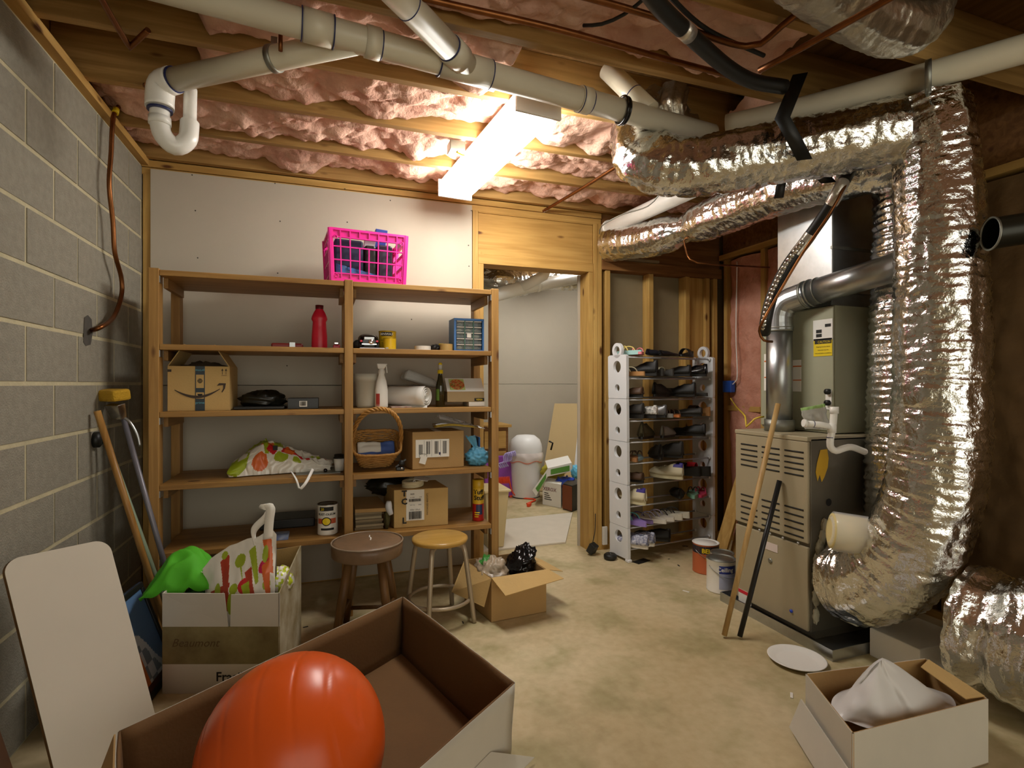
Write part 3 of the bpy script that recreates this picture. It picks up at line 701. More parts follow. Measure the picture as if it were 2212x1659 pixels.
# zip bag on the furnace top
zb0 = at(1762, 915, t=2.5)
def zf(a, b):
    p = at(1730+a*52+b*10, 882+b*45-a*10*(1-b), t=2.5); return p+V((.01*noise.noise(V((a*5, b*5, 1))), .012*noise.noise(V((a*5, b*4, 5))), 0))
MB().grid(zf, 20, 16, sel=lambda a, b: 1 if b < .15 else 0).build('zip_bag', [M_frost, mat('green_zip', '#a3c878', .4)], label='clear zip bag with green seal tucked by the drain pipe', cat='bag', solid=.004)
# refrigerant line set in front of the plenum
lp = [at(1850, 345, t=2.45), at(1818, 400, t=2.31), at(1790, 450, t=2.36), at(1745, 515, t=2.45), at(1700, 575, t=2.5), at(1668, 640, t=2.5), at(1655, 690, t=2.5), at(1652, 718, t=2.56)]
ls = thing('line_set', 'black refrigerant line with patches of silver tape beside the plenum', 'hose', lp[-1])
LP = crom(lp, .02); MB().tube(LP, .026, 18).build('hose', M_blk, ls)
mb = MB(); k = len(LP)
for a, b in ((.0, .04), (.26, .33), (.5, .58)): mb.tube(LP[int(a*k):int(b*k)+2], .0275, 16, caps=False)
mb.split('tape_band', M_tape, ls)
mb = MB()
for i in range(int(.55*k), k-2): 
    mb.tube([LP[i]+V((-.022, -.012, 0)), LP[i+1]+V((-.022, -.012, .0))], .013, 8)
mb.build('foil_wrap', M_foil, ls)
cop('thin copper line hanging beside the black refrigerant line', [at(1855, 350, t=2.42), at(1822, 408, t=2.28), at(1790, 465, t=2.3), at(1735, 545, t=2.4), at(1690, 620, t=2.45), at(1650, 690, t=2.46), at(1640, 715, t=2.5), at(1650, 735, t=2.5), at(1668, 738, t=2.52)], .006, 'copper_line')
# dark duct stub at far right
st = thing('pipe_stub', 'dark open ended pipe sticking in from the right edge', 'pipe', at(2140, 500, t=1.9))
a = at(2140, 505, t=1.9); b = V((2.995, .75, 1.86))
MB().tube([a, b], .055, 28, caps=False).build('pipe', mat('dark_pipe', '#2b2a22', .35, .5), st)
mb = MB(); mb.tube([a+(a-b)*0+V((0, 0, .0))+((b-a).normalized().cross(V((0, 0, 1))).normalized()*math.cos(t)+V((0, 0, 1))*math.sin(t))*.056 for t in [2*PI*i/32 for i in range(32)]], .004, 8, closed=True); mb.build('rim', M_galvd, st)
cop('thin wire dropping down the insulated wall beside the blue box', [V((2.97, 3.28, 2.15)), V((2.96, 3.28, 1.6)), V((2.95, 3.26, 1.25)), at(1573, 828, x=2.95)], .004, 'cable', M_white)
p = at(1576, 835, x=2.96); MB().box((2.93, p.y-.045, p.z-.045), (2.975, p.y+.045, p.z+.045)).build('outlet_box', mat('outlet_blue', '#2457b8', .4), label='blue plastic electrical box on the insulated wall', cat='outlet box', bevel=.006)
cop('yellow cable looping behind the furnace from the wall', [at(1578, 860, x=2.95), at(1590, 878, x=2.93), at(1610, 900, t=3.1), at(1612, 922, t=3.0), at(1630, 905, t=2.95), at(1650, 900, t=2.95)], .005, 'cable', mat('yellow_cable', '#d9b83a', .5))
cop('copper flexible tube with yellow tape under the foil duct', [V((2.16, 2.86, 2.16)), at(1490, 560, t=3.3), at(1530, 570, t=3.3), at(1600, 575, t=3.4), V((3.0, 3.0, 2.05))], .006, 'copper_line')
# ---------------------------------------------------------------- shelving unit
SF, SB = 2.92, 3.38
ZS = [.418, .74, 1.085, 1.405, 1.755]
xl = at(320, 900, y=SF).x; xm = at(744, 900, y=SF).x; xr = at(1062, 900, y=SF).x
PW = .043; PD = .07
su = thing('shelving_unit', 'tall brown wooden shelving unit against the drywall', 'shelf', ((xl+xr)/2, 3.2, 0))
for x in (xl, xm, xr):
    MB().box((x, SF, 0), (x+PW, SF+PD, 1.762)).build('post', W_shz, su, bevel=.003)
    MB().box((x, SB-PD, 0), (x+PW, SB, 1.742)).build('post', W_shz, su, bevel=.003)
for i, z in enumerate(ZS):
    for (a, b) in ((xl+PW, xm), (xm+PW, xr)):
        MB().box((a+.001, SF+.004, z-.026), (b-.001, SB-.004, z)).build('shelf_board', W_sh, su, bevel=.002)
    for x, s in ((xl+PW, 1), (xm, -1), (xm+PW, 1), (xr, -1)):
        x0, x1 = sorted((x+s*.001, x+s*.02))
        MB().box((x0, SF+.075, z-.075), (x1, SB-.075, z-.027)).build('support_rail', W_shy, su)
    for x, s in ((xl+PW, 1), (xr, -1)):
        x0, x1 = sorted((x, x+s*.004)); MB().box((x0, SF+.005, z-.06), (x1, SF+.05, z-.028)).build('bracket', M_galv, su)
p = at(417, 1041, z=ZS[1]); MB().lathe([(.028, .0008), (0, .001)], (p.x, p.y+.02, p.z), 20, ell=.6).build('knot', mat('wood_knot', '#5d3a18', .6), su)
# --- helpers for things that stand on the shelves
def X(u, y): return at(u, 829, y=y).x
def HT(px, u, y): return px*at(u, 829, y=y).dot(V((SN, CS, 0)))/F
def cardy(par, name, x0, x1, z0, z1, y, m, off=.0012):
    return MB().box((x0, y-off, z0), (x1, y, z1)).build(name, m, par)
def texty(par, items, y, m, name='lettering', shear=0, bold=0):
    mb = MB()
    for s_, size, x, z in items: mb.text(s_, size, (x, y, z), (1, 0, 0), (0, 0, 1), off=.0006, shear=shear, bold=bold)
    return mb.build(name, m, par)
def barcode(par, x0, x1, z0, z1, y, vert=True):
    mb = MB(); x = x0; rnd = random.Random(int(x0*1e4))
    while x < x1:
        w_ = rnd.uniform(.0012, .004)
        mb.box((x, y-.0008, z0), (min(x+w_, x1), y, z1)); x += w_+rnd.uniform(.0012, .003)
    return mb.build('barcode', M_ink, par, kind='stuff')
def paint_can(name, label, c, r, h, m_body, bands=(), lidm=None, handle=False):
    t = thing(name, label, 'paint can', c)
    x, y, z = c
    MB().lathe([(0, 0), (r*.97, 0), (r, .004), (r, .008), (r*.985, .01), (r*.985, h-.012), (r, h-.01), (r, h-.003)], c, 36).build('body', m_body, t)
    MB().lathe([(r, h-.004), (r+.002, h-.002), (r, h), (r*.93, h), (r*.9, h-.006), (r*.8, h-.007), (r*.78, h-.002), (0, h-.002)], c, 36).build('lid', lidm or M_galv, t)
    for z0, z1, m, a0, a1 in bands:
        MB().lathe([(r*.985+.0006, z0), (r*.985+.0006, z1)], c, 24, a0=a0, a1=a1).build('label_band', m, t)
    if handle:
        pts = [V((x+(r+.004)*math.cos(a), y-.03*math.sin((a))-.0, z+h*.62-0*.03)) for a in [PI*i/16 for i in range(17)]]
        pts = [V((p.x, y-(r+.006)*math.sin(PI*i/16), z+h*.82-.06*math.sin(PI*i/16))) for i, p in enumerate(pts)]
        MB().tube(pts, .0018, 6).build('handle', M_galv, t)
    return t
def cyltext(par, s_, size, c, r, th, z, m, bold=0):
    return MB().text(s_, size, (th, 0, z), (1, 0, 0), (0, 1, 0), cyl=(c, r), off=.0015, bold=bold).build('lettering', m, par)
TH = -PI/2-.12     # direction of the camera seen from the shelf

# --- top: pink crate
cx0, cx1 = at(712, 600, y=2.97).x, at(868, 600, y=2.97).x
cr = thing('milk_crate', 'bright pink plastic crate on the top shelf board', 'crate', ((cx0+cx1)/2, 3.1, 1.755))
CW = cx1-cx0; CH_ = .275; z0 = 1.757
MCR = Matrix.Translation(((cx0+cx1)/2, 3.1, 0)) @ Matrix.Rotation(.09, 4, 'Z') @ Matrix.Translation((-(cx0+cx1)/2, -3.1, 0))
def crate_face(o, xd, n, W, cols, rows, big=None):
    mb = MB(MCR); o = V(o); xd = V(xd); zz = V((0, 0, 1)); nn = V(n)
    def P(a, b): return o+xd*(W*(a-.5)*(1+.06*b))+zz*(CH_*b)+nn*(.012*b)
    def strip(a0, b0, a1, b1, wd, dep=.012):
        A = P(a0, b0); B = P(a1, b1); mb.bar(A, B, dep, wd, up=nn.cross(B-A))
    for b, w_ in ((.02, .022), (.155, .006), (.41, .006), (.66, .006), (.84, .006), (.985, .012)):
        strip(0, b, 1, b, w_)
    for i in range(cols+1):
        a = i/cols; w_ = .026 if i in (0, cols) else .006
        if big and big[0] < i < big[1]:
            strip(a, 0, a, .66, w_); strip(a, .84, a, 1, w_)
        else: strip(a, 0, a, 1, w_)
    # solid upper rim and lower skirt
    for b0, b1 in ((.86, .98), (.02, .14)):
        A, B, C_, D = P(0, b0)-nn*.004, P(1, b0)-nn*.004, P(1, b1)-nn*.004, P(0, b1)-nn*.004
        mb.slab([A, B, C_, D], -nn*.003)
    for a, b in ((.06, .1), (.94, .1), (.06, .83), (.94, .83)):
        c = P(a, b)+nn*.008; mb.tube([c+(xd*math.cos(t)+zz*math.sin(t))*.009 for t in [2*PI*k/14 for k in range(14)]], .0022, 6, closed=True)
    return mb
yf = 2.97; yb_ = 3.25; xc = (cx0+cx1)/2
f = crate_face((xc, yf, z0), (1, 0, 0), (0, -1, 0), CW, 8, 3, (2, 5)).build('front_lattice', M_pinkp, cr)
crate_face((xc, yb_, z0), (-1, 0, 0), (0, 1, 0), CW, 8, 3, (2, 5)).build('back_lattice', M_pinkp, cr)
crate_face((cx0, (yf+yb_)/2, z0), (0, -1, 0), (-1, 0, 0), yb_-yf, 6, 3, (1, 4)).build('side_lattice', M_pinkp, cr)
crate_face((cx1, (yf+yb_)/2, z0), (0, 1, 0), (1, 0, 0), yb_-yf, 6, 3, (1, 4)).build('side_lattice', M_pinkp, cr)
mb = MB(MCR)
for i in range(9): mb.bar((cx0+CW*i/8, yf, z0+.004), (cx0+CW*i/8, yb_, z0+.004), .006, .006)
for i in range(7): mb.bar((cx0, yf+(yb_-yf)*i/6, z0+.004), (cx1, yf+(yb_-yf)*i/6, z0+.004), .006, .006)
mb.build('base_lattice', M_pinkp, cr)
M_nav = mat('navy_cloth', '#23264a', .7, var=.4, vs=9)
for i, (a, b, zz, m, lb) in enumerate([(.04, .44, .235, M_nav, 'dark navy pouch inside the left of the pink crate'), (.46, .62, .215, M_black, 'black case standing in the middle of the pink crate'), (.64, .86, .225, mat('dark_purple', '#2b1f38', .5), 'dark purple case at the right inside the pink crate')]):
    MB(MCR).box((cx0+CW*a, yf+.03, z0+.012), (cx0+CW*b, yb_-.05, z0+zz)).build('case', m, label=lb, cat='case', bevel=.012)
def bf(a, b): 
    return V((cx0+.02+a*(CW*.72), yf+.012+.008*noise.noise(V((a*9, b*6, 2))), z0+.01+b*(.085-.055*a)))
MB(MCR).grid(bf, 24, 8).build('folded_bag', mat('blue_print_film', '#4a77b8', .25, var=.6, vs=20), label='shiny blue printed plastic packet along the crate bottom', cat='packet', solid=.004)
for i, (u, v, m, lb) in enumerate([(796, 492, M_galv, 'grey binder edge poking out of the pink crate'), (818, 489, mat('navy_binder', '#243a8c', .4), 'blue binder edge poking highest out of the pink crate')]):
    p = at(u, v, y=3.1); MB().hexa([V((p.x-.03, 3.06, z0+.2)), V((p.x+.03, 3.06, z0+.2)), V((p.x+.03, 3.13, z0+.2)), V((p.x-.03, 3.13, z0+.2)), V((p.x-.02, 3.05, p.z-.028)), V((p.x+.045, 3.05, p.z-.033)), V((p.x+.045, 3.11, p.z-.025)), V((p.x-.02, 3.11, p.z-.02))]).build('binder', m, label=lb, cat='binder', bevel=.003)

# --- second board, left bay
z = ZS[3]+.001
p = X(690, 3.1); bt = thing('bottle', 'tall red plastic bottle on the second board from the top', 'bottle', (p, 3.1, z))
h = HT(95, 690, 3.1); r = .04
MB().lathe([(0, 0), (r, 0), (r*1.02, .01), (r, h*.3), (r*.92, h*.5), (r*.85, h*.62), (r*1.05, h*.68), (r*.98, h*.74), (r*.72, h*.84), (r*.5, h*.9), (r*.5, h*.93)], (p, 3.1, z), 28, ell=.75).build('body', M_red, bt)
MB().lathe([(r*.52, h*.91), (r*.52, h), (0, h)], (p, 3.1, z), 20).build('cap', mat('dark_red_cap', '#5d1013', .4), bt)
x0, x1 = X(586, 3.12), X(655, 3.12)
tb = thing('utility_knife', 'dark red tool lying on the second board left of the bottle', 'tool', ((x0+x1)/2, 3.12, z))
MB().box((x0, 3.1, z), (x1, 3.135, z+.03)).build('body', mat('dull_red', '#7d1a18', .4), tb, bevel=.008)
MB().box((X(626, 3.12), 3.095, z), (X(638, 3.12), 3.099, z+.034)).build('clip', M_galv, tb)
x0 = X(734, 3.05); tk = thing('pocket_tool', 'small red and chrome pocket tool beside the middle post', 'tool', (x0-.02, 3.05, z))
MB().box((x0-.035, 3.03, z), (x0+.0, 3.06, z+.022)).build('body', M_red, tk, bevel=.004); MB().box((x0-.03, 3.02, z+.023), (x0-.006, 3.055, z+.036)).build('chrome_part', M_chrome, tk, bevel=.003)
# right bay: toy car on a base
xa_, xb2 = X(776, 3.1), X(829, 3.1); y0 = 3.08
car = thing('model_car', 'black model car seen from behind on a pale display base', 'toy car', ((xa_+xb2)/2, 3.15, z))
MB().box((xa_, y0-.03, z), (xb2, y0+.2, z+.012)).build('base', mat('base_grey', '#c9ccd4', .4), car, bevel=.003)
xc = X(797, 3.1); 
def body(a, b):
    # a along length, b around
    th = 2*PI*b; L = .21; k = [.035, .055, .058, .058, .056, .05, .03]; hh = [.045, .062, .074, .076, .07, .05, .035]
    i = min(5, int(a*6)); t = a*6-i; w_ = k[i]*(1-t)+k[i+1]*t; hgt = hh[i]*(1-t)+hh[i+1]*t
    c, s_ = math.cos(th), math.sin(th); e = .55
    return V((xc+w_*math.copysign(abs(c)**e, c)*(1 if s_ < 0 else 1-.25*s_), y0+L*a*.85, z+.022+hgt*.5+hgt*.5*math.copysign(abs(s_)**e, s_)))
mb = MB().grid(lambda a, b: body(a, b), 18, 24); n0 = 25
mb.add([body(0, b/24) for b in range(24)], [tuple(range(24))]); mb.build('car_body', M_blkgl, car)
MB().box((xc-.028, y0-.0015, z+.058), (xc+.028, y0+.004, z+.074)).build('rear_window', M_galv, car, bevel=.002)
MB().lathe([(0, -.008), (.013, -.008), (.016, -.004), (.016, 0)], (xc+.01, y0, z+.045), 18, ax='y').build('spare_wheel', M_chrome, car)
for s in (-1, 1):
    MB().lathe([(0, -.012), (.016, -.012), (.018, 0), (.016, .012), (0, .012)], (xc+s*.045, y0+.035, z+.029), 18, ax='x').build('wheel', M_blk, car)
    MB().box((xc+s*.043-.006, y0-.003, z+.045), (xc+s*.043+.006, y0+.002, z+.055)).build('tail_light', M_red, car)
MB().box((xc-.04, y0-.006, z+.03), (xc+.04, y0+.002, z+.036)).build('bumper', M_chrome, car)
MB().lathe([(0, -.03), (.02, -.028), (.03, -.01), (.03, .01), (.02, .03), (0, .03)], (X(770, 3.12)+.01, 3.14, z+.031), 20, ax='y').build('cable_reel', M_blk, label='small black coil beside the model car on the shelf', cat='reel')
# yellow cans
M_yc = mat('yellow_can', '#e8bf1f', .4)
c = (X(837, 3.2), 3.2, z); t = paint_can('wood_stain_can', 'larger yellow wood stain can behind the small one', c, .05, HT(44, 835, 3.2), M_yc, lidm=mat('yellow_lid', '#d6b32a', .35, .6))
MB().lathe([(.0505, .088), (.0505, .112)], c, 16, a0=TH-.75, a1=TH+.55).build('label_band', M_ink, t)
cyltext(t, 'MINWAX', .019, c, .0505, TH-.1, z+.093, M_white, .02)
cyltext(t, 'WOOD', .012, c, .0495, TH-.4, z+.06, M_ink); cyltext(t, 'FINISH', .01, c, .0495, TH-.4, z+.045, M_ink)
c = (X(842, 3.11), 3.11, z); t = paint_can('wood_stain_can', 'smaller yellow wood stain can in front on the shelf', c, .036, HT(27, 842, 3.11), M_yc, lidm=mat('yellow_lid', '#d6b32a', .35, .6))
MB().lathe([(.0362, .01), (.0362, .018)], c, 10, a0=TH-.7, a1=TH-.2).build('label_band', M_paper, t)
# tape rolls etc.
def roll(name, label, c, r, rin, w_, m, mi, cat='tape'):
    t = thing(name, label, cat, c); MB().lathe([(rin+.003, 0), (r, 0), (r, w_), (rin+.003, w_), (rin+.003, 0)], c, 36, smooth=False).build('tape', m, t); MB().lathe([(rin, 0), (rin+.003, 0), (rin+.003, w_), (rin, w_), (rin, 0)], c, 30, smooth=False).build('core', mi, t); return t
roll('masking_tape', 'flat white tape roll lying on the second board', (X(913, 3.1), 3.1, z), .047, .03, .03, M_paper, M_card)
roll('packing_tape', 'tan packing tape roll beside the blue drawer cabinet', (X(964, 3.08), 3.08, z), .037, .024, .044, mat('tan_tape', '#b7995c', .5), M_card)
mb = MB(); x0 = X(940, 3.12); mb.blob((x0, 3.13, z+.022), (.03, .03, .022), .3, 2, 3, flat=-.02); mb.build('glove', M_black, label='small crumpled black cloth between the tape rolls', cat='cloth')
MB().box((X(948, 3.18), 3.17, z), (X(958, 3.18), 3.2, z+.055)).build('marker_box', M_yel, label='small yellow plastic piece behind the tape rolls', cat='plastic part', bevel=.004)
# blue drawer cabinet
x0, x1 = X(981, 3.06), X(1072, 3.06); y0 = 3.06; h = HT(72, 1020, 3.06)
dc = thing('drawer_cabinet', 'blue small parts cabinet with clear drawers on the right', 'cabinet', ((x0+x1)/2, 3.13, z))
x1 = min(x1, xr-.004); dd = .14; wl_ = .012
for lo, hi in (((x0, y0, z), (x1, y0+dd, z+.012)), ((x0, y0, z+h-.012), (x1, y0+dd, z+h)), ((x0, y0, z+.013), (x0+.012, y0+dd, z+h-.013)), ((x1-.01, y0, z+.013), (x1, y0+dd, z+h-.013)), ((x0+.013, y0+dd-.006, z+.013), (x1-.011, y0+dd, z+h-.013))):
    MB().box(lo, hi).build('case_panel', M_blue, dc)
M_drw = mat('clear_drawer', '#cfd8d2', .12, trans=.8, alpha=.6)
cw = (x1-x0-.024)/3; ch = (h-.026)/5; cols = ['#c9c3a8', '#8c8f92', '#d6d3c4', '#3a3f45']
for i in range(3):
    if i: MB().box((x0+.012+cw*i-.002, y0+.004, z+.013), (x0+.012+cw*i+.002, y0+dd-.007, z+h-.013)).build('divider', mat('green_divider', '#4f7a66', .4), dc)
    for j in range(5):
        a = x0+.012+cw*i+.004; b = a+cw-.008; zz = z+.0135+ch*j
        d = MB().box((a, y0+.006, zz+.001), (b, y0+.008, zz+ch-.004)).box((a, y0+.0085, zz+.001), (b, y0+.12, zz+.003)).build('drawer', M_drw, dc)
        MB().box((a, y0-.002, zz+ch-.0065), (b, y0+.0055, zz+ch-.003)).build('drawer_lip', M_paper, d)
        k = (i*5+j*3) % 7
        if k in (0, 2, 3, 5): MB().blob(((a+b)/2, y0+.04, zz+ch*.35), (cw*.3, .02, ch*.22), .4, 3, k+i).build('contents', mat('bits%d' % (k % 4), cols[k % 4], .5), d)
MB().box((x0+.012+cw+.012, y0-.004, z+.0135+ch*2+.002), (x0+.012+cw*2-.016, y0-.0025, z+.0135+ch*3-.008)).build('paper_label', M_paper, dc)
# --- third board, left bay: delivery box
z = ZS[2]+.001; y0 = 2.99; x0, x1 = X(362, y0), X(496, y0); h = HT(96, 430, y0); D = .26
ab = thing('delivery_box', 'open brown delivery box with a curved arrow and dark tape', 'box', ((x0+x1)/2, y0+D/2, z)); th = .004
MB().box((x0, y0, z), (x1, y0+th, z+h)).build('front_wall', M_cardl, ab); MB().box((x0, y0+D-th, z), (x1, y0+D, z+h)).build('back_wall', M_cardl, ab)
MB().box((x0, y0+th, z), (x0+th, y0+D-th, z+h)).build('side_wall', M_cardl, ab); MB().box((x1-th, y0+th, z), (x1, y0+D-th, z+h)).build('side_wall', M_cardl, ab)
MB().box((x0+th, y0+th, z), (x1-th, y0+D-th, z+.004)).build('bottom', M_cardl, ab)
fh = .108
for xx, s in ((x0, 1), (x1, -1)):
    MB().slab([V((xx, y0, z+h)), V((xx, y0+D, z+h)), V((xx+s*.068, y0+D, z+h+fh)), V((xx+s*.068, y0, z+h+fh))], (s*.003, 0, -.002)).build('flap', M_cardl, ab)
M_tpb = mat('navy_tape', '#1d2c36', .35); W_ = x1-x0; xc = x0+W_*.515
cardy(ab, 'tape_strip', xc-.021, xc+.021, z, z+h, y0, M_tpb)
for b0, b1 in ((.51, .81), (.27, .41)): cardy(ab, 'tape_print', xc-.017, xc+.017, z+h*b0, z+h*b1, y0-.0012, M_cardl, .0006)
mb = MB(); mb.lathe([(.0115, 0), (0, -.0005)], (xc, y0-.002, z+h*.67), 20, ax='y'); mb.build('round_badge', M_ink, ab)
mb = MB(); mb.lathe([(.0115, 0), (0, -.0005)], (xc, y0-.002, z+h*.38), 16, ax='y', a0=PI*0, a1=PI); mb.build('round_badge', M_ink, ab)
texty(ab, [('WHOLE', .006, xc, z+h*.685), ('FOODS', .006, xc, z+h*.66), ('MARKET', .0055, xc, z+h*.635)], y0-.0028, M_cardl)
M_cy = mat('cyan_print', '#5fa6b8', .5)
texty(ab, [('prime', .017, xc, z+h*.155)], y0-.0013, M_cy)
MB().text('prime', .017, (xc, y0-.0013, z+h*.93), (-1, 0, 0), (0, 0, -1)).build('lettering', M_cy, ab)
# smile arrow
mb = MB(); top = []; bot = []
for i in range(25):
    t = i/24; x = x0+W_*(.11+.73*t); zz = z+h*(.565-.43*math.sin(PI*(.12+.76*t))**1.0*.62+.02*t); wd = .0035+.008*math.sin(PI*min(1, t*1.02))
    top.append(V((x, y0-.002, zz+wd*.6))); bot.append(V((x, y0-.002, zz-wd*.6)))
n = 25; mb.add(top+bot, [(i, n+i, n+i+1, i+1) for i in range(n-1)])
mb.add([V((x0+W_*a, y0-.0022, z+h*b)) for a, b in ((.79, .565), (.83, .62), (.94, .615), (.925, .5), (.88, .405), (.865, .42), (.895, .5), (.895, .575))], [(0, 1, 2, 7), (2, 3, 6, 7), (3, 4, 5, 6)])
mb.build('arrow_print', mat('brown_print', '#3a2a1c', .6), ab)
mb = MB()
for a in (.88, .94): mb.box((x0+W_*a-.001, y0-.0015, z+h*.815), (x0+W_*a+.001, y0-.0003, z+h*.91)); mb.add([V((x0+W_*a+d, y0-.001, z+h*e)) for d, e in ((-.005, .9), (.005, .9), (0, .955))], [(0, 1, 2)])
mb.box((x0+W_*.865, y0-.0015, z+h*.79), (x0+W_*.955, y0-.0003, z+h*.798)); mb.build('up_arrow_print', MATS['brown_print'], ab, kind='stuff')
cardy(ab, 'print_bar', x0, x0+.016, z+h*.87, z+h*.925, y0, MATS['brown_print'])
MB().blob(((x0+x1)/2, y0+D/2, z+h-.03), (W_*.42, .1, .05), .3, 4, 5).build('packing_paper', mat('dark_paper', '#4a3a26', .9), label='crumpled dark paper filling the delivery box', cat='paper')
# black bag, flat case, black box
x0, x1 = X(500, 3.05), X(618, 3.05)
MB().box((x0+.01, 3.02, z), (x1-.006, 3.3, z+.016)).build('flat_case', M_black, label='flat dark case under the black bag', cat='case', bevel=.005)
MB().blob(((x0+x1)/2+.01, 3.14, z+.045), ((x1-x0)*.42, .1, .05), .25, 3, 8, flat=-.027).build('black_bag', mat('black_bag_film', '#17160f', .35), label='crumpled black bag on the flat case', cat='bag')
x0, x1 = X(621, 3.03), X(688, 3.03); h = HT(23, 655, 3.03)
kb = thing('black_box', 'small black box with a white barcode label', 'box', ((x0+x1)/2, 3.1, z)); MB().box((x0, 3.03, z), (x1, 3.2, z+h)).build('body', M_black, kb, bevel=.002)
cardy(kb, 'label', x0+(x1-x0)*.38, x0+(x1-x0)*.63, z+h*.2, z+h*.74, 3.03, M_paper); barcode(kb, x0+(x1-x0)*.41, x0+(x1-x0)*.6, z+h*.3, z+h*.7, 3.0285)
# third board, right bay
c = (X(792, 3.12), 3.12, z); h = HT(72, 792, 3.12); r = HT(25, 792, 3.12)
bk = thing('measuring_bucket', 'translucent white plastic tub on the third board', 'tub', c)
MB().lathe([(0, 0), (r*.8, 0), (r*.88, .012), (r, h*.78), (r*1.04, h*.78), (r*1.06, h), (r*1.02, h), (r*.97, h*.8), (r*.85, .015), (0, .008)], c, 36).build('tub', mat('milky_plastic', '#e2e0d2', .4, trans=.25), bk)
MB().lathe([(0, 0), (r*.84, 0), (r*.87, h*.14), (0, h*.14)], (c[0], c[1], c[2]+.009), 30).build('residue', mat('cream_residue', '#d8d0a8', .6), bk)
c = (X(824, 3.04), 3.04, z); h = HT(95, 824, 3.04)
sb_ = thing('spray_bottle', 'white trigger spray bottle next to the plastic tub', 'spray bottle', c); r = .034
MB().lathe([(0, 0), (r, 0), (r*1.05, .008), (r*1.02, h*.4), (r*.8, h*.6), (r*.48, h*.74), (r*.48, h*.79)], c, 28, ell=.62).build('body', M_white, sb_)
MB().lathe([(r*.55, h*.78), (r*.55, h*.84), (r*.45, h*.85), (r*.42, h*.88)], c, 20).build('collar', M_white, sb_)
MB().hexa([V((c[0]-.02, c[1]-.012, z+h*.88)), V((c[0]+.014, c[1]-.012, z+h*.88)), V((c[0]+.014, c[1]+.012, z+h*.88)), V((c[0]-.02, c[1]+.012, z+h*.88)), V((c[0]-.026, c[1]-.01, z+h)), V((c[0]+.032, c[1]-.01, z+h)), V((c[0]+.032, c[1]+.01, z+h)), V((c[0]-.026, c[1]+.01, z+h))]).build('sprayer_head', M_white, sb_, bevel=.004)
MB().bar((c[0]+.026, c[1], z+h*.95), (c[0]+.03, c[1], z+h*.79), .01, .004, up=(1, 0, 0)).build('trigger', M_white, sb_)
MB().lathe([(r*1.045, h*.03), (r*1.045, h*.32)], c, 10, ell=.62, a0=TH-.9, a1=TH-.2).build('label', mat('red_label', '#a8362c', .5), sb_)
# white roll lying
a = V((X(838, 3.16), 3.2, z+.062)); b = V((X(922, 3.03), 3.02, z+.062))
rl = thing('foam_sheet_roll', 'rolled white foam sheet lying on the third board', 'roll', (a+b)/2-V((0, 0, .062)))
ax = (b-a).normalized(); sd = ax.cross(V((0, 0, 1))).normalized(); pts = []
for i in range(90):
    t = i/89; ang = 2*PI*3.2*t; rr = .018+.041*t; pts.append((math.cos(ang)*rr, math.sin(ang)*rr))
def rf(u, v):
    i = min(89, int(round(u*89))); q = pts[i]; return a+(b-a)*v+sd*q[0]+V((0, 0, 1))*q[1]
MB().grid(rf, 89, 6).build('sheet', M_white, rl, solid=.003)
MB().grid(lambda u, v: a+(b-a)*(.45+.55*v)+V((0, 0, -.062+.012*(1-u)))+sd*(.0+.055*u)+V((.02*u*v, -.05*u*v, -.012*u*v*2)), 6, 6).build('loose_corner', M_white, rl, solid=.003)
# translucent container behind
mb = MB(); x0, x1 = X(868, 3.28), X(944, 3.28); zc_ = z+HT(40, 900, 3.28)
mb.hexa([V((x0, 3.24, zc_+.05)), V((x1, 3.24, zc_-.01)), V((x1, 3.4, zc_-.01)), V((x0, 3.4, zc_+.05)), V((x0+.03, 3.25, zc_+.11)), V((x1-.01, 3.25, zc_+.045)), V((x1-.01, 3.39, zc_+.045)), V((x0+.03, 3.39, zc_+.11))]).build('food_container', M_frost, label='translucent plastic container leaning on the white roll', cat='container', bevel=.02, seg=3)
mb = MB(); x0 = X(846, 3.1); mb.box((X(842, 3.08), 3.0, z), (X(885, 3.08), 3.12, z+.006)); mb.build('leaflet', mat('printed_leaflet', '#d8cfc4', .6, var=.5, vs=30, col2='#a06a58'), label='printed leaflet lying under the white roll', cat='paper')
# dark bottle
c = (X(951, 3.06), 3.06, z); h = HT(95, 951, 3.06); r = .026
db = thing('glass_bottle', 'dark green glass bottle with a bright yellow cap', 'bottle', c)
MB().lathe([(0, 0), (r, 0), (r, h*.42), (r*.95, h*.5), (r*.6, h*.64), (r*.42, h*.74), (r*.42, h*.76)], c, 28).build('body', mat('dark_glass', '#27240a', .08, spec=.8), db)
MB().lathe([(r*.62, h*.75), (r*.62, h*.83), (r*.42, h*.835), (r*.42, h*.94), (r*.5, h*.95), (r*.3, h), (0, h)], c, 20, m=[1, 1, 0, 0, 1, 1]).build('cap', [M_frost, M_yel], db)
MB().lathe([(r*1.005, h*.14), (r*1.005, h*.4)], c, 12, a0=TH-1.2, a1=TH-.3).build('label', mat('green_label', '#5d7d2a', .5), db)
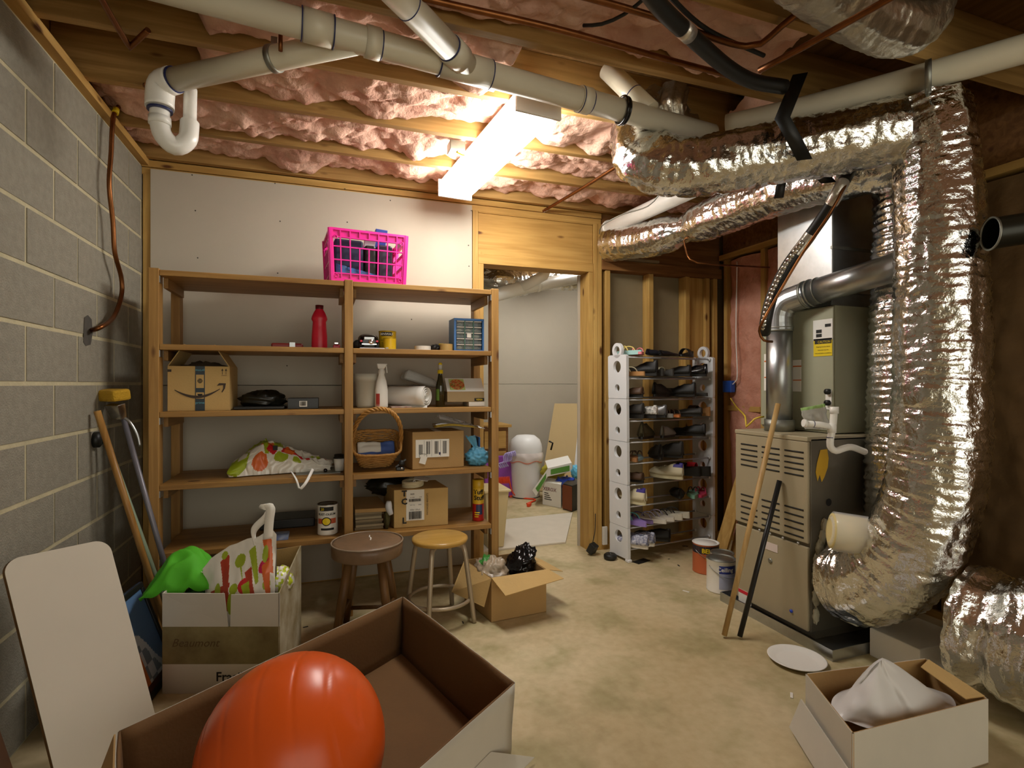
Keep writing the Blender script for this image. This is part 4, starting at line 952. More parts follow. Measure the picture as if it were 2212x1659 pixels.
# food slicer box and white thin box
y0 = 3.05; x0, x1 = X(966, y0), xr-.006; h = HT(45, 1015, y0)
wb_ = MB().box((X(1012, y0), y0-.01, z), (x1, y0+.14, z+.025)).build('white_box', M_paper, label='thin white box under the picture box', cat='box', bevel=.002)
fb = thing('food_box', 'white picture box with a sandwich photo on top of a thin box', 'box', ((x0+x1)/2, 3.12, z+.026))
zz = z+.026; hh = h*.5
MB().box((x0, y0, zz), (x1, y0+.16, zz+hh)).build('body', mat('photo_box_side', '#a38a5e', .5), fb, bevel=.002)
MB().slab([V((x0, y0, zz+hh+.0005)), V((x1, y0, zz+hh+.0005)), V((x1, y0+.065, zz+hh+.075)), V((x0, y0+.065, zz+hh+.075))], (0, .003, .003)).build('lid_panel', M_white, fb)
MB().grid(lambda a, b: V((x0+.02+a*.09, y0+.003+b*.055, zz+hh+.006+.075*(.003+b*.055)/.065)), 30, 30, sel=lambda a, b: 0 if (a-.5)**2+(b-.5)**2 > .24 else 1+int(abs(noise.noise(V((a*5, b*5, 3))))*6) % 4).build('picture', [mat('pale_green', '#b8c77a', .5), mat('bread', '#c98f4e', .5), mat('tomato', '#c2432c', .5), mat('lettuce', '#6d8f35', .5), mat('ham', '#d99a8c', .5)], fb)
texty(fb, [('VERSA', .014, x1-.03, zz+.008)], y0-.0015, M_yel, bold=.02); cardy(fb, 'print_band', x1-.06, x1, zz+.004, zz+.022, y0, M_ink)
# --- fourth board left : grocery bag, cup, tray
z = ZS[1]+.001
VEG = [(('e', .25, .75, .2, .2), 1), (('e', .08, .2, .1, .2), 1), (('l', .1, .45, .5, .55, .06), 1), (('e', .1, .3, .09, .12), 1), (('e', .12, .3, .05, .06), 0), (('l', .28, .35, .62, .42, .05), 2), (('l', .5, .35, .8, .3, .05), 3), (('e', .35, .75, .12, .16), 1), (('e', .62, .6, .07, .1), 3), (('e', .75, .72, .06, .09), 4), (('e', .5, .2, .06, .08), 1), (('e', .85, .45, .07, .07), 1), (('l', .7, .9, .95, .5, .04), 4), (('e', .2, .62, .08, .1), 1), (('l', .05, .9, .4, .6, .03), 1), (('e', .3, .12, .08, .1), 2), (('e', .45, .5, .06, .13), 1), (('l', .3, .55, .36, .2, .035), 1), (('e', .4, .28, .05, .07), 3), (('e', .57, .33, .05, .06), 2), (('l', .48, .75, .9, .62, .035), 3), (('e', .22, .85, .1, .08), 1), (('e', .66, .2, .05, .06), 1), (('e', .15, .5, .06, .05), 1)]
M_bag = [M_bagw, mat('bag_green', '#9fb02a', .35), mat('bag_orange', '#d9692f', .35), mat('bag_red', '#c4242c', .35), mat('bag_brick', '#b04028', .35), mat('bag_pink', '#c81e52', .35)]
x0, x1 = X(494, 3.08), X(712, 3.08); xc = (x0+x1)/2
gb = thing('grocery_bag', 'flattened glossy vegetable print bag lying on the fourth board', 'bag', (xc, 3.12, z))
def gf(a, b):
    th = PI*b; prof = [.035, .075, .115, .15, .135, .11, .09, .07, .05, .035, .012]
    i = min(9, int(a*10)); t = a*10-i; hgt = prof[i]*(1-t)+prof[i+1]*t
    dep = .13*(1-.55*a); n = .016*(1-2*abs(noise.noise(V((a*5, b*4, 3)))))+.009*(1-2*abs(noise.noise(V((a*13, b*9, 1)))))
    return V((x0+(x1-x0)*a+n*.6+.02*(b-.5), 3.14-dep*math.cos(th)*.95+n, z+.004+max(0, (hgt+n*1.4)*math.sin(th)**.8)))
MB().grid(gf, 150, 100, sel=picker([((k[0],)+k[1:], m) for k, m in VEG])).build('bag_body', M_bag, gb)
p = [V((X(628, 2.95), 2.97, z+.03)), V((X(640, 2.92), 2.912, z-.005)), V((X(646, 2.91), 2.905, z-.05)), V((X(650, 2.9), 2.903, z-.052)), V((X(662, 2.91), 2.908, z-.02)), V((X(676, 2.95), 2.96, z+.035))]
mb = MB(); vs = []
for q in crom(p, .01): vs += [q+V((-.006, 0, .004)), q+V((.006, 0, -.004))]
mb.add(vs, [(2*i, 2*i+1, 2*i+3, 2*i+2) for i in range(len(vs)//2-1)], 0, True); mb.build('strap', M_white, gb, solid=.002)
MB().box((X(590, 3.1), 3.09, z+.125), (X(600, 3.1), 3.092, z+.15)).build('tag', M_ink, gb)
MB().box((X(640, 3.1), 3.0, z), (X(735, 3.05), 3.3, z+.004)).build('tray', M_galvd, label='thin grey tray under the vegetable bag', cat='tray', bevel=.001)
c = (X(733, 3.05), 3.06, z+.005); h = HT(35, 733, 3.06)
cu_ = thing('paper_cup', 'small white cup with a black lid beside the middle post', 'cup', c)
MB().lathe([(0, 0), (.022, 0), (.029, h*.8), (.027, h*.8), (.02, .004), (0, .003)], c, 28).build('cup', M_white, cu_)
MB().lathe([(.0305, h*.76), (.031, h*.84), (.027, h*.86), (.026, h), (.02, h), (0, h*.95)], c, 28).build('lid', M_blk, cu_)
c = (X(703, 3.03), 3.03, z+.005); MB().lathe([(0, 0), (.008, .001), (.011, .008), (.008, .017), (0, .02)], c, 14).build('glass_ball', M_blkgl, label='tiny dark knob on the tray near the cup', cat='knob')
# right bay : basket
W_bk = mat('wicker', '#b9853f', .55, var=.35, vs=30, bump=.4, bs=90)
bc = V((X(815, 3.0), 3.13, z))
bs_ = thing('wicker_basket', 'honey coloured wicker basket tipped forward with a tall arched handle', 'basket', bc)
hw, hd, bh = HT(49, 815, 3.03), .085, .135
def rrect(t, hw, hd, e=.45):
    c, s_ = math.cos(t), math.sin(t); return math.copysign(abs(c)**e, c)*hw, math.copysign(abs(s_)**e, s_)*hd
MBK = Matrix.Translation(bc+V((0, 0, .05))) @ Matrix.Rotation(.8, 4, 'X')
NZ = 11
for k in range(NZ):
    f_ = k/(NZ-1); sc_ = .72+.28*f_; pts = []
    for i in range(72):
        t = 2*PI*i/72; x, y = rrect(t, hw*sc_, hd*sc_); wv = .0028*math.sin(t*18+PI*k); d = V((x, y, 0)).normalized()
        pts.append(V((x, y, .008+bh*f_))+d*wv)
    MB(MBK).tube(pts, .0052, 6, closed=True).build('woven_row', W_bk, bs_)
MB(MBK).prism([rrect(2*PI*i/24, hw*.71, hd*.71) for i in range(24)], 0, .008).build('base', W_bk, bs_)
for ph in (0, PI):
    pts = [V((rrect(t, hw+.003, hd+.003)[0], rrect(t, hw+.003, hd+.003)[1], .012+bh+.004*math.sin(t*14+ph))) for t in [2*PI*i/90 for i in range(90)]]
    MB(MBK).tube(pts, .0068, 8, closed=True).build('rim_braid', W_bk, bs_)
rc = MBK @ V((0, 0, bh*.8)); tp = V((bc.x, 2.885, z+.345))
for ph in (0, 2*PI/3, 4*PI/3):
    pts = []
    for i in range(80):
        t = PI*i/79; w_ = .0075; hgt = math.sin(t)**.72; tg = t*14+ph; d = V((math.cos(t), 0, math.sin(t)))
        p = V((rc.x+math.cos(t)*(hw+.006), rc.y+(tp.y-rc.y)*hgt, rc.z+(tp.z-rc.z)*hgt))
        pts.append(p+d*w_*math.cos(tg)+V((0, 1, 0))*w_*math.sin(tg))
    MB().tube(pts, .0062, 7).build('handle_strand', W_bk, bs_)
MB(MBK).grid(lambda a, b: V(((a-.5)*hw*1.6, -hd*.7+b*.1, bh*.62+.02*b+.010*noise.noise(V((a*4, b*4, 7))))), 16, 10, sel=lambda a, b: 1 if (a > .62 or .2 < b < .4) else 0).build('papers', [M_paper, mat('blue_paper', '#4a66ac', .5)], label='white and blue papers tucked in the wicker basket', cat='papers', solid=.006)
MB(MBK).box((-hw*.62, -hd*.55, .012), (hw*.62, hd*.6, bh*.5)).build('card_pad', M_cardd, label='brown card pad lying in the wicker basket', cat='card', bevel=.012)
# black clamp thing
c = V((X(866, 2.99), 2.985, z)); cl = thing('clamp', 'small black clamp fixture at the front of the fourth board', 'clamp', c)
MB().box((c.x-.028, c.y-.012, z), (c.x+.018, c.y+.012, z+.022)).build('foot', M_blkgl, cl, bevel=.004)
MB().lathe([(0, -.012), (.016, -.012), (.016, .012), (0, .012)], (c.x+.003, c.y, z+.04), 18, ax='y').build('knob', M_blk, cl)
MB().bar((c.x-.03, c.y, z+.02), (c.x+.026, c.y, z+.06), .01, .008).build('arm', M_blkgl, cl)
MB().lathe([(0, -.014), (.006, -.014), (.006, 0)], (c.x+.003, c.y, z+.012), 10, ax='y').build('bolt', M_chrome, cl)
# cardboard box with labels
y0 = 2.985; x0, x1 = X(891, y0), X(1003, y0); h = HT(80, 945, y0)
bx = thing('carton', 'brown carton with a wide shipping label on the fourth board', 'box', ((x0+x1)/2, 3.1, z))
MB().hexa([V((x0, y0, z)), V((x1, y0+.01, z)), V((x1-.02, y0+.24, z)), V((x0-.035, y0+.23, z)), V((x0, y0, z+h)), V((x1, y0+.01, z+h)), V((x1-.02, y0+.24, z+h)), V((x0-.035, y0+.23, z+h))]).build('body', M_card, bx, bevel=.003)
W_ = x1-x0; yy = y0-.0006
lb = cardy(bx, 'shipping_label', x0+W_*.06, x0+W_*.7, z+h*.31, z+h*.79, yy+.0015, M_paper, .002)
for a in (.12, .26, .42, .58): barcode(lb, x0+W_*a, x0+W_*(a+.07), z+h*.4, z+h*(.66 if a < .2 else .74), yy-.0006)
for a in (.22, .36, .53): cardy(lb, 'rule_line', x0+W_*a, x0+W_*a+.0012, z+h*.33, z+h*.77, yy-.0004, M_ink, .0006)
cardy(lb, 'print_block', x0+W_*.5, x0+W_*.535, z+h*.37, z+h*.44, yy-.0004, mat('navy_print', '#2a2c55', .6), .0006)
MB(Matrix.Translation((x0+W_*.2, yy-.0022, z+h*.25)) @ Matrix.Rotation(.3, 4, 'Y')).box((-.018, -.001, -.022), (.018, 0, .022)).build('price_tag', M_paper, bx)
MB().tube([V((x0+W_*.2+.022*math.cos(t), yy-.0018, z+h*.36+.012*math.sin(t))) for t in [2*PI*i/24 for i in range(24)]], .0008, 5, closed=True).build('tag_string', M_ink, bx)
MB().box((x0+W_*.42, y0+.001, z+h+.0005), (x0+W_*.55, y0+.2, z+h+.0015)).build('tape_strip', mat('pack_tape', '#c2a478', .2), bx)
# spoon pack on the carton
zz = z+h+.002
def pk(a, b):
    p = V((X(948, 3.03), 3.06, zz+.03)).lerp(V((X(1046, 3.05), 3.08, zz+.012)), a); wd = .045*(1-.25*a)
    return p+V((0, (b-.5)*.1, .045*(1-a)*(1-abs(b-.5)*1.2)+(.01*noise.noise(V((a*12, b*7, 1))))-.03*a+.02))
sk = thing('cutlery_pack', 'clear bag of silver cutlery resting on the labelled carton', 'bag', V((X(990, 3.05), 3.06, zz)))
MB().grid(pk, 40, 14).build('bag_film', M_clear, sk, solid=.0015)
for i in range(6):
    a = V((X(938, 3.03), 3.03+.012*i, zz+.018+.006*(i % 3))); b = V((X(1030, 3.05), 3.03+.012*i, zz+.01+.004*(i % 2)))
    MB().tube(crom([a, a.lerp(b, .4)+V((0, 0, .012)), b], .02), [.003]*1 and .004, 8).build('handle', mat('gold_tip', '#b89a40', .3, .8) if i < 2 else M_chrome, sk)
# blue tied bag and blue box
c = V((X(1031, 3.03), 3.03, z))
b_ = thing('tied_bag', 'light blue tied plastic bag beside the carton', 'bag', c); M_bb = mat('blue_bag_film', '#6ab4d8', .3, trans=.2, spec=.7)
MB().blob(c+V((0, 0, .05)), (.066, .05, .052), .22, 4, 11, n=44, flat=-.049).build('bag_body', M_bb, b_)
def tail(a, b):
    th = 2*PI*b; r_ = .012+.022*abs(a-.25)**.8; return c+V((-.005-.035*a+r_*math.cos(th), r_*.6*math.sin(th)+.004*math.sin(5*th), .095+.075*a+.006*math.sin(th*3)))
MB().grid(tail, 10, 24).build('bag_neck', M_bb, b_)
MB().box((X(1034, 3.2), 3.16, z), (xr-.01, 3.3, z+.15)).build('blue_crate', mat('bright_blue', '#2f74c4', .4, bump=.2), label='ribbed blue plastic box behind the light blue bag', cat='box', bevel=.004)
MB().box((X(1056, 3.1), 3.1, z), (xr-.006, 3.15, z+.05)).build('yellow_box', M_yel, label='small yellow box behind the right front post', cat='box', bevel=.002)
# --- bottom board
z = ZS[0]+.001
c = (X(708, 3.03), 3.03, z); h = HT(65, 708, 3.03); r = HT(21, 708, 3.03)
M_wc = mat('white_can', '#e6e1d6', .4)
t = paint_can('paint_can', 'white quart paint can on the lowest board by the middle post', c, r, h, M_wc, [(h*.17, h*.24, M_ink, TH-.6, TH+.75), (h*.38, h*.55, mat('brick_print', '#c25a36', .5), TH-1.0, TH+1.0), (h*.8, h*.93, M_ink, TH-.75, TH+.7)])
cyltext(t, '20', .018, c, r*.99, TH-.42, z+h*.825, M_yel, .02); cyltext(t, 'RUST-OLEUM', .0155, c, r*.985, TH+.02, z+h*.66, M_ink, .025)
MB().lathe([(0, 0)]+[(.022*math.sin(a), .0) for a in (.3,)], c, 4).build('base_seam', M_galv, t)
mb = MB(); pts = []
for i in range(25): pts.append((TH-.02+.42*math.cos(2*PI*i/24), z+h*.46+.02*math.sin(2*PI*i/24)))
for k, (m_, s_) in enumerate(((M_ink, 1.15), (M_yel, .9))):
    mb = MB(); vs = [V((c[0]+(r*.985+.0012+.0006*k)*math.cos(TH+(q[0]-TH)*s_), c[1]+(r*.985+.0012+.0006*k)*math.sin(TH+(q[0]-TH)*s_), z+h*.46+(q[1]-z-h*.46)*s_)) for q in pts[:-1]]
    cc_ = V((c[0]+(r*.985+.002+.0006*k)*math.cos(TH), c[1]+(r*.985+.002+.0006*k)*math.sin(TH), z+h*.46)); mb.add(vs+[cc_], [(i, (i+1) % 24, 24) for i in range(24)]); mb.build('oval_emblem', m_, t)
MB().box((X(590, 3.03), 2.97, z), (X(624, 3.03), 3.1, z+.012)).build('magazine', mat('blue_white_print', '#b7c0d0', .5, var=.6, vs=25, col2='#3a5aa0'), label='blue and white leaflet on the lowest board', cat='paper')
MB().box((X(560, 3.2), 3.2, z), (X(680, 3.2), 3.4, z+.05)).build('dark_case', M_black, label='low dark case at the back of the lowest board', cat='case', bevel=.006)
for i in range(7):
    hz_ = .013; x0, x1 = X(765, 3.1)+random.uniform(0, .006), X(826-random.randint(0, 4), 3.1)
    MB().box((x0, 3.03+random.uniform(0, .01), z+.0005+i*(hz_+.0008)), (x1, 3.33, z+i*(hz_+.0008)+hz_)).build('magazine', mat('mag%d' % (i % 3), ('#8a7a5c', '#a39475', '#6f6248')[i % 3], .7), label=['lowest', 'second lowest', 'third lowest', 'middle', 'third highest', 'second highest', 'highest'][i]+' paper booklet in the stack on the lowest board', cat='booklet', group='booklets stacked on the lowest board')
zz = z+7*.0138+.001
x0, x1 = X(765, 3.1), X(826, 3.1); MB().hexa([V((x0, 3.02, zz)), V((x1+.02, 3.0, zz)), V((x1-.01, 3.26, zz)), V((x0, 3.28, zz)), V((x0, 3.02, zz+.02)), V((x1+.02, 3.0, zz+.02)), V((x1-.01, 3.26, zz+.035)), V((x0, 3.28, zz+.035))]).build('folded_card', M_card, label='folded brown card on top of the booklet stack', cat='card', bevel=.002)
# carton with wire
y0 = 2.985; x0, x1 = X(852, y0), X(968, y0); h = HT(82, 905, y0)
bx = thing('carton', 'tan carton with a tall barcode label on the lowest board', 'box', ((x0+x1)/2, 3.1, z))
MB().hexa([V((x0, y0+.02, z)), V((x1, y0, z)), V((x1-.02, y0+.26, z)), V((x0-.03, y0+.27, z)), V((x0, y0+.02, z+h)), V((x1, y0, z+h)), V((x1-.02, y0+.26, z+h)), V((x0-.03, y0+.27, z+h))]).build('body', M_cardl, bx, bevel=.003)
W_ = x1-x0; yy = y0+.012
lb = MB().hexa([V((x0+W_*.22, yy, z+h*.18)), V((x0+W_*.55, yy-.007, z+h*.18)), V((x0+W_*.55, yy+.001, z+h*.18)), V((x0+W_*.22, yy+.004, z+h*.18)), V((x0+W_*.22, yy, z+h*.985)), V((x0+W_*.55, yy-.007, z+h*.985)), V((x0+W_*.55, yy+.001, z+h*.985)), V((x0+W_*.22, yy+.004, z+h*.985))]).build('barcode_label', M_paper, bx)
barcode(lb, x0+W_*.27, x0+W_*.5, z+h*.22, z+h*.42, yy-.0075); barcode(lb, x0+W_*.27, x0+W_*.49, z+h*.68, z+h*.75, yy-.0075)
texty(lb, [('WIN 12Pack', .011, x0+W_*.38, z+h*.45), ('SIZE', .012, x0+W_*.33, z+h*.86), ('A-1069', .008, x0+W_*.33, z+h*.78), ('6.00', .008, x0+W_*.48, z+h*.78), ('LOT 52', .008, x0+W_*.33, z+h*.58), ('BOX', .008, x0+W_*.47, z+h*.58)], yy-.008, M_ink)
texty(bx, [('T', .045, x0+W_*.185, z+h*.83), ('C', .045, x0+W_*.185, z+h*.62), ('L', .045, x0+W_*.185, z+h*.12)], yy-.001, M_ink, bold=.04)
MB().text('PACKAGED BISCUITS', .013, (x0+W_*.62, yy-.012, z+h*.6), (0, 0, 1), (-1, 0, 0)).build('lettering', M_ink, bx)
zz = z+h+.001; c = V((X(893, 3.06), 3.08, zz)); wc = thing('wire_coil', 'cream coiled cable with a white card on the barcode carton', 'cable', c)
for k in range(4):
    for j in range(3):
        rr = .058-.008*j; MB().tube([c+V((rr*math.cos(t), rr*.95*math.sin(t), .006+.0085*k+.004*math.sin(t+1))) for t in [2*PI*i/40 for i in range(40)]], .0046, 7, closed=True).build('cable_turn', mat('cream_cable', '#d8cba6', .5), wc)
MB().slab([c+V((.0, -.03, .045)), c+V((.075, -.045, .03)), c+V((.105, .03, .035)), c+V((.02, .05, .055))], (0, 0, .002)).build('card_tag', M_paper, wc)
MB().tube([c+V((-.0+.016*math.cos(t)*.4, -.05, .02+.024*math.sin(t))) for t in [2*PI*i/20 for i in range(20)]], .0022, 6, closed=True).build('cable_tie', M_white, wc)
# rolled clear bags / dark bag behind
a = V((X(840, 3.0), 3.0, z+.155)); 
MB().tube(crom([a, a+V((.0, .0, -.04)), a+V((.012, .0, -.075))], .01), [.012, .016, .018, .019, .018, .017, .015, .013, .011, .01, .009][:len(crom([a, a+V((.0, .0, -.04)), a+V((.012, .0, -.075))], .01))], 12).build('rolled_film', mat('film_grey', '#c9cbd0', .25), label='small rolled plastic film hanging beside the booklet stack', cat='plastic film')
MB().blob((X(840, 3.25), 3.25, z+.2), (.12, .08, .055), .3, 3, 21).build('dark_cloth_bag', mat('black_bag_film', '#17160f', .35), label='dark crumpled bag behind the wire coil', cat='bag')
MB().blob((X(834, 3.02)+.005, 3.02, z+.055), (.016, .025, .05), .35, 4, 31).build('work_glove', mat('olive_cloth', '#4b4420', .9), label='olive work glove hanging between the stack and the carton', cat='glove')
# foam cleaner can
c = (X(1033, 3.03), 3.03, z); h = HT(88, 1033, 3.03); r = HT(12.5, 1033, 3.03)
tc_ = thing('aerosol_can', 'yellow and red aerosol cleaner can on the lowest board', 'spray can', c)
MB().lathe([(0, 0), (r*.96, 0), (r, .004), (r, h*.42), (r, h*.8), (r, h*.82)], c, 30, m=[0, 0, 0, 1, 1]).build('body', [mat('can_red', '#b3221f', .35), mat('can_yellow', '#e0b527', .35)], tc_)
MB().lathe([(r*1.0, h*.8), (r*1.02, h*.805), (r*1.0, h*.99), (r*.9, h), (0, h)], c, 30).build('cap', mat('cap_yellow', '#d6ab22', .4), tc_)
cyltext(tc_, 'Tuff', .036, c, r, TH-.12, z+h*.66, M_ink, .03); cyltext(tc_, 'Stuff', .036, c, r, TH+.06, z+h*.52, M_ink, .03)
MB().lathe([(r*1.004, h*.16), (r*1.004, h*.4)], c, 12, a0=TH-.55, a1=TH+.6).build('picture_patch', mat('navy_patch', '#27345c', .4), tc_)
for k in range(3): MB().lathe([(r*1.006, h*(.1+.05*k)), (r*1.006, h*(.125+.05*k))], c, 8, a0=TH-.8, a1=TH-.1+.1*k).build('yellow_stripe', M_yel, tc_)
# ---------------------------------------------------------------- shoe rack
RX0, RX1, RY0, RY1 = 1.935, 2.74, 3.165, 3.375
MR = Matrix.Translation((1.935, 3.165, 0)) @ Matrix.Rotation(math.radians(7.0), 4, 'Z') @ Matrix.Translation((-1.935, -3.165, 0))
TZ = [.079+.1468*k for k in range(10)]
rk = thing('shoe_rack', 'tall white plastic shoe rack with round holes and metal rods', 'shoe rack', ((RX0+RX1)/2, 3.32, 0))
M_rk = mat('rack_plastic', '#dfe0e2', .4); M_rod = mat('rod_metal', '#b9b9bc', .3, .8)
def rack_side(x, tilt):
    # panel in the y-z plane with round holes, stacked in clipped segments
    HZ = [.16+.147*k for k in range(9)]
    yc = (RY0+RY1)/2; hwid = (RY1-RY0)/2-.003; n = 40
    def plate(mb, zc, rr, za, zb_, circ=0):
        outer = []; inner = []
        for i in range(n):
            a = 2*PI*i/n; c, s_ = math.cos(a), math.sin(a)
            k = min(hwid/abs(c) if abs(c) > 1e-6 else 9, ((zb_-zc) if s_ > 0 else (zc-za))/abs(s_) if abs(s_) > 1e-6 else 9)
            if circ: k = circ
            outer.append((yc+c*k, zc+s_*k)); inner.append((yc+c*rr, zc+s_*rr))
        vs = []
        for xx in (0, .022):
            vs += [(x+xx+tilt*q[1], q[0], q[1]) for q in outer]+[(x+xx+tilt*q[1], q[0], q[1]) for q in inner]
        fs = []
        for i in range(n):
            j = (i+1) % n
            fs += [(i, n+i, n+j, j), (2*n+i, 2*n+j, 3*n+j, 3*n+i), (n+i, 3*n+i, 3*n+j, n+j), (i, j, 2*n+j, 2*n+i)]
        mb.add(vs, fs, 0)
    edges = [.02]+[.16+.147*(k+.5)+.0 for k in (0, 2, 4, 6)]+[1.42]
    for e0, e1 in zip(edges, edges[1:]):
        hs = [(k, h) for k, h in enumerate(HZ) if e0 < h < e1]
        bn = [e0+.0012]+[(hs[i][1]+hs[i+1][1])/2 for i in range(len(hs)-1)]+[e1-.0012]
        mb = MB(MR)
        for (k, h), za, zb_ in zip(hs, bn, bn[1:]): plate(mb, h, .042 if k % 2 == 0 else .026, za, zb_)
        mb.build('side_panel', M_rk, rk)
    mb = MB(MR); plate(mb, 1.45, .03, 0, 0, .052); mb.build('top_loop', M_rk, rk)
    for y in (RY0, RY1-.03):
        MB(MR).box((x-.003, y-.005, 0), (x+.03, y+.035, .021)).build('foot', M_rk, rk, bevel=.006)
rack_side(RX0+.015, -.012); rack_side(RX1, .0)
for z in TZ:
    for y, dz in ((RY0+.03, 0), (RY1-.04, .012)):
        MB(MR).tube([V((RX0+.03, y, z+dz)), V((RX1+.01, y, z+dz))], .0058, 10).build('rod', M_rod, rk)
        for xx in (RX1-.012,): MB(MR).lathe([(.0, -.006), (.011, -.006), (.011, .006), (0, .006)], (xx, y, z+dz), 12, ax='x').build('rod_socket', M_rk, rk)
# ---------------------------------------------------------------- shoes
def outline(L, W, n=28, heel=.8):
    pts = []
    for i in range(n):
        t = 2*PI*i/n; y = math.sin(t)*L/2; f_ = (y/L+.5)
        w_ = W*(.36*heel+.14*math.sin(PI*f_)+.12*max(0, math.sin(PI*(f_-.25)/.9)))
        c = math.cos(t); pts.append((math.copysign(abs(c)**.8, c)*w_, y))
    return pts
def flipflop(M, t, L, W, ms, mt, th=.018, wedge=0, band=None):
    o = outline(L, W); n = len(o); mb = MB(M)
    hb = lambda y: th+wedge*max(0, (.5-(y/L+.5)))*1.6
    vs = [(x, y, 0 if wedge == 0 else .0) for x, y in o]+[(x*.97, y*.98, hb(y)) for x, y in o]
    mb.add(vs, [tuple(range(n))[::-1], tuple(range(n, 2*n))]+[(i, (i+1) % n, n+(i+1) % n, n+i) for i in range(n)]); mb.build('sole', ms, t)
    if band:
        mb = MB(M); mb.grid(lambda a, b: V((math.cos(PI*a)*W*.46, L*.1+(b-.5)*L*.26, hb(L*.1)*.8+math.sin(PI*a)*.05)), 14, 4); mb.build('strap_band', mt, t, solid=.004)
    else:
        for s in (-1, 1):
            mb = MB(M); mb.tube(crom([V((0, L*.27, hb(L*.27))), V((s*W*.14, L*.2, hb(0)+.03)), V((s*W*.36, L*.02, hb(0)+.028)), V((s*W*.43, -L*.1, hb(-L*.1)-.003))], .012), .0042, 7); mb.build('strap', mt, t)
def closed(M, t, L, W, H, m_up, m_sole, m_in, open_=.55, sole=.02, lace=None, accent=None):
    NU, NV = 20, 16; mb = MB(M)
    def w_(f): return W*(.33+.15*math.sin(PI*min(1, f*1.02))+.09*max(0, math.sin(PI*(f-.3)/.85)))*(math.sin(PI*min(1, max(0, (f+.03)/1.06)))**.35)
    def h_(f): return H*(1.0 if f < .3 else 1-.52*min(1, (f-.3)/.35)) * (1 if f < .85 else max(.35, 1-(f-.85)*4))
    def fn(a, b):
        f = a; th = PI*b; y = -L/2+L*f; top = h_(f); c = math.cos(th); s_ = math.sin(th)
        sp = 1-.45*s_
        return V((c*w_(f)*(sp+.1), y, sole+max(0, s_)**.75*top))
    # upper with an opening: skip faces around the collar
    vs = [fn(i/NU, j/NV) for i in range(NU+1) for j in range(NV+1)]; fs = []; ms = []
    for i in range(NU):
        for j in range(NV):
            f_ = (i+.5)/NU; b = (j+.5)/NV
            if .1 < f_ < open_ and abs(b-.5) < .2: continue
            k = i*(NV+1)+j; fs.append((k, k+1, k+NV+2, k+NV+1)); ms.append(1 if accent and f_ < .25 and abs(b-.5) < .33 else 0)
    fs += [tuple(range(NV+1)), tuple(range(NU*(NV+1), (NU+1)*(NV+1)))[::-1]]; ms += [0, 0]
    mb.add(vs, fs, ms, True); mb.build('upper', [m_up, accent or m_up], t, solid=.004)
    o = outline(L, W*1.0); n = len(o); mb = MB(M)
    mb.add([(x, y, 0) for x, y in o]+[(x*1.0, y, sole) for x, y in o], [tuple(range(n))[::-1], tuple(range(n, 2*n))]+[(i, (i+1) % n, n+(i+1) % n, n+i) for i in range(n)]); mb.build('sole', m_sole, t)
    if m_in: MB(M).prism([(x*.85, y*.9) for x, y in o], sole+.001, sole+.006).build('insole', m_in, t)
    if lace:
        for k in range(3):
            f_ = open_+.04+k*.06; q = [fn(f_, .5+d) + V((0, 0, .004)) for d in (-.16, 0, .16)]; MB(M).tube(q, .003, 6).build('lace', lace, t)
KA = {}
def col(h, r=.55): return mat('shoe_'+h.strip('#'), h, r)
BLK, DGR, GRY, BRN, TAN, CRM = col('#16130f'), col('#2c2823'), col('#77736c'), col('#4a3320'), col('#a97a45'), col('#cfc5a6')
def shoe(kind, label, tier, u, yy, rz=0, **k):
    # tier index counted from the floor; u gives the x position on that rod
    z = TZ[tier]+.0205
    x = min(max(at(u, 829, y=yy+.05).x-.02, RX0+.085), RX1-.065)
    loc = MR @ V((x, yy, z)); name = {'f': 'flip_flop', 's': 'sandal', 'c': 'shoe', 'n': 'sneaker', 'w': 'wedge_sandal'}[kind]
    t = thing(name, label, 'shoe', loc); M = Tm(loc, rz+.12, k.pop('rx', 0), k.pop('ry', 0))
    if kind in 'fsw': flipflop(M, t, k.get('L', .24), k.get('W', .085), k['ms'], k['mt'], k.get('th', .018), k.get('wedge', 0), k.get('band'))
    else: closed(M, t, k.get('L', .26), k.get('W', .09), k.get('H', .075), k['m'], k.get('ms', BLK), k.get('mi', DGR), k.get('op', .5), k.get('sole', .02), k.get('lace'), k.get('acc'))
    return t
yc = 3.265; PKS = col('#dd8088')
# tier 9 (top)
shoe('f', 'pastel striped flip flop at the left end of the top rods', 9, 1362, yc, .1, ms=col('#9fc8c4'), mt=col('#d8c06a'), th=.03)
shoe('f', 'pink flip flop on the top rods of the rack', 9, 1380, yc-.02, -.5, ms=PKS, mt=PKS)
shoe('c', 'dark navy flat shoe lying sideways on the top rods', 9, 1430, yc-.02, -1.35, m=col('#1a1c26'), H=.035, W=.08, L=.28, sole=.008)
shoe('c', 'black flat shoe in front on the top rods', 9, 1452, yc-.06, -1.25, m=col('#16181e'), H=.028, W=.075, L=.26, sole=.006)
shoe('w', 'black strappy heel with brown insole at the right of the top rods', 9, 1497, yc, 2.0, ms=BLK, mt=BLK, wedge=.045, th=.012, band=True)
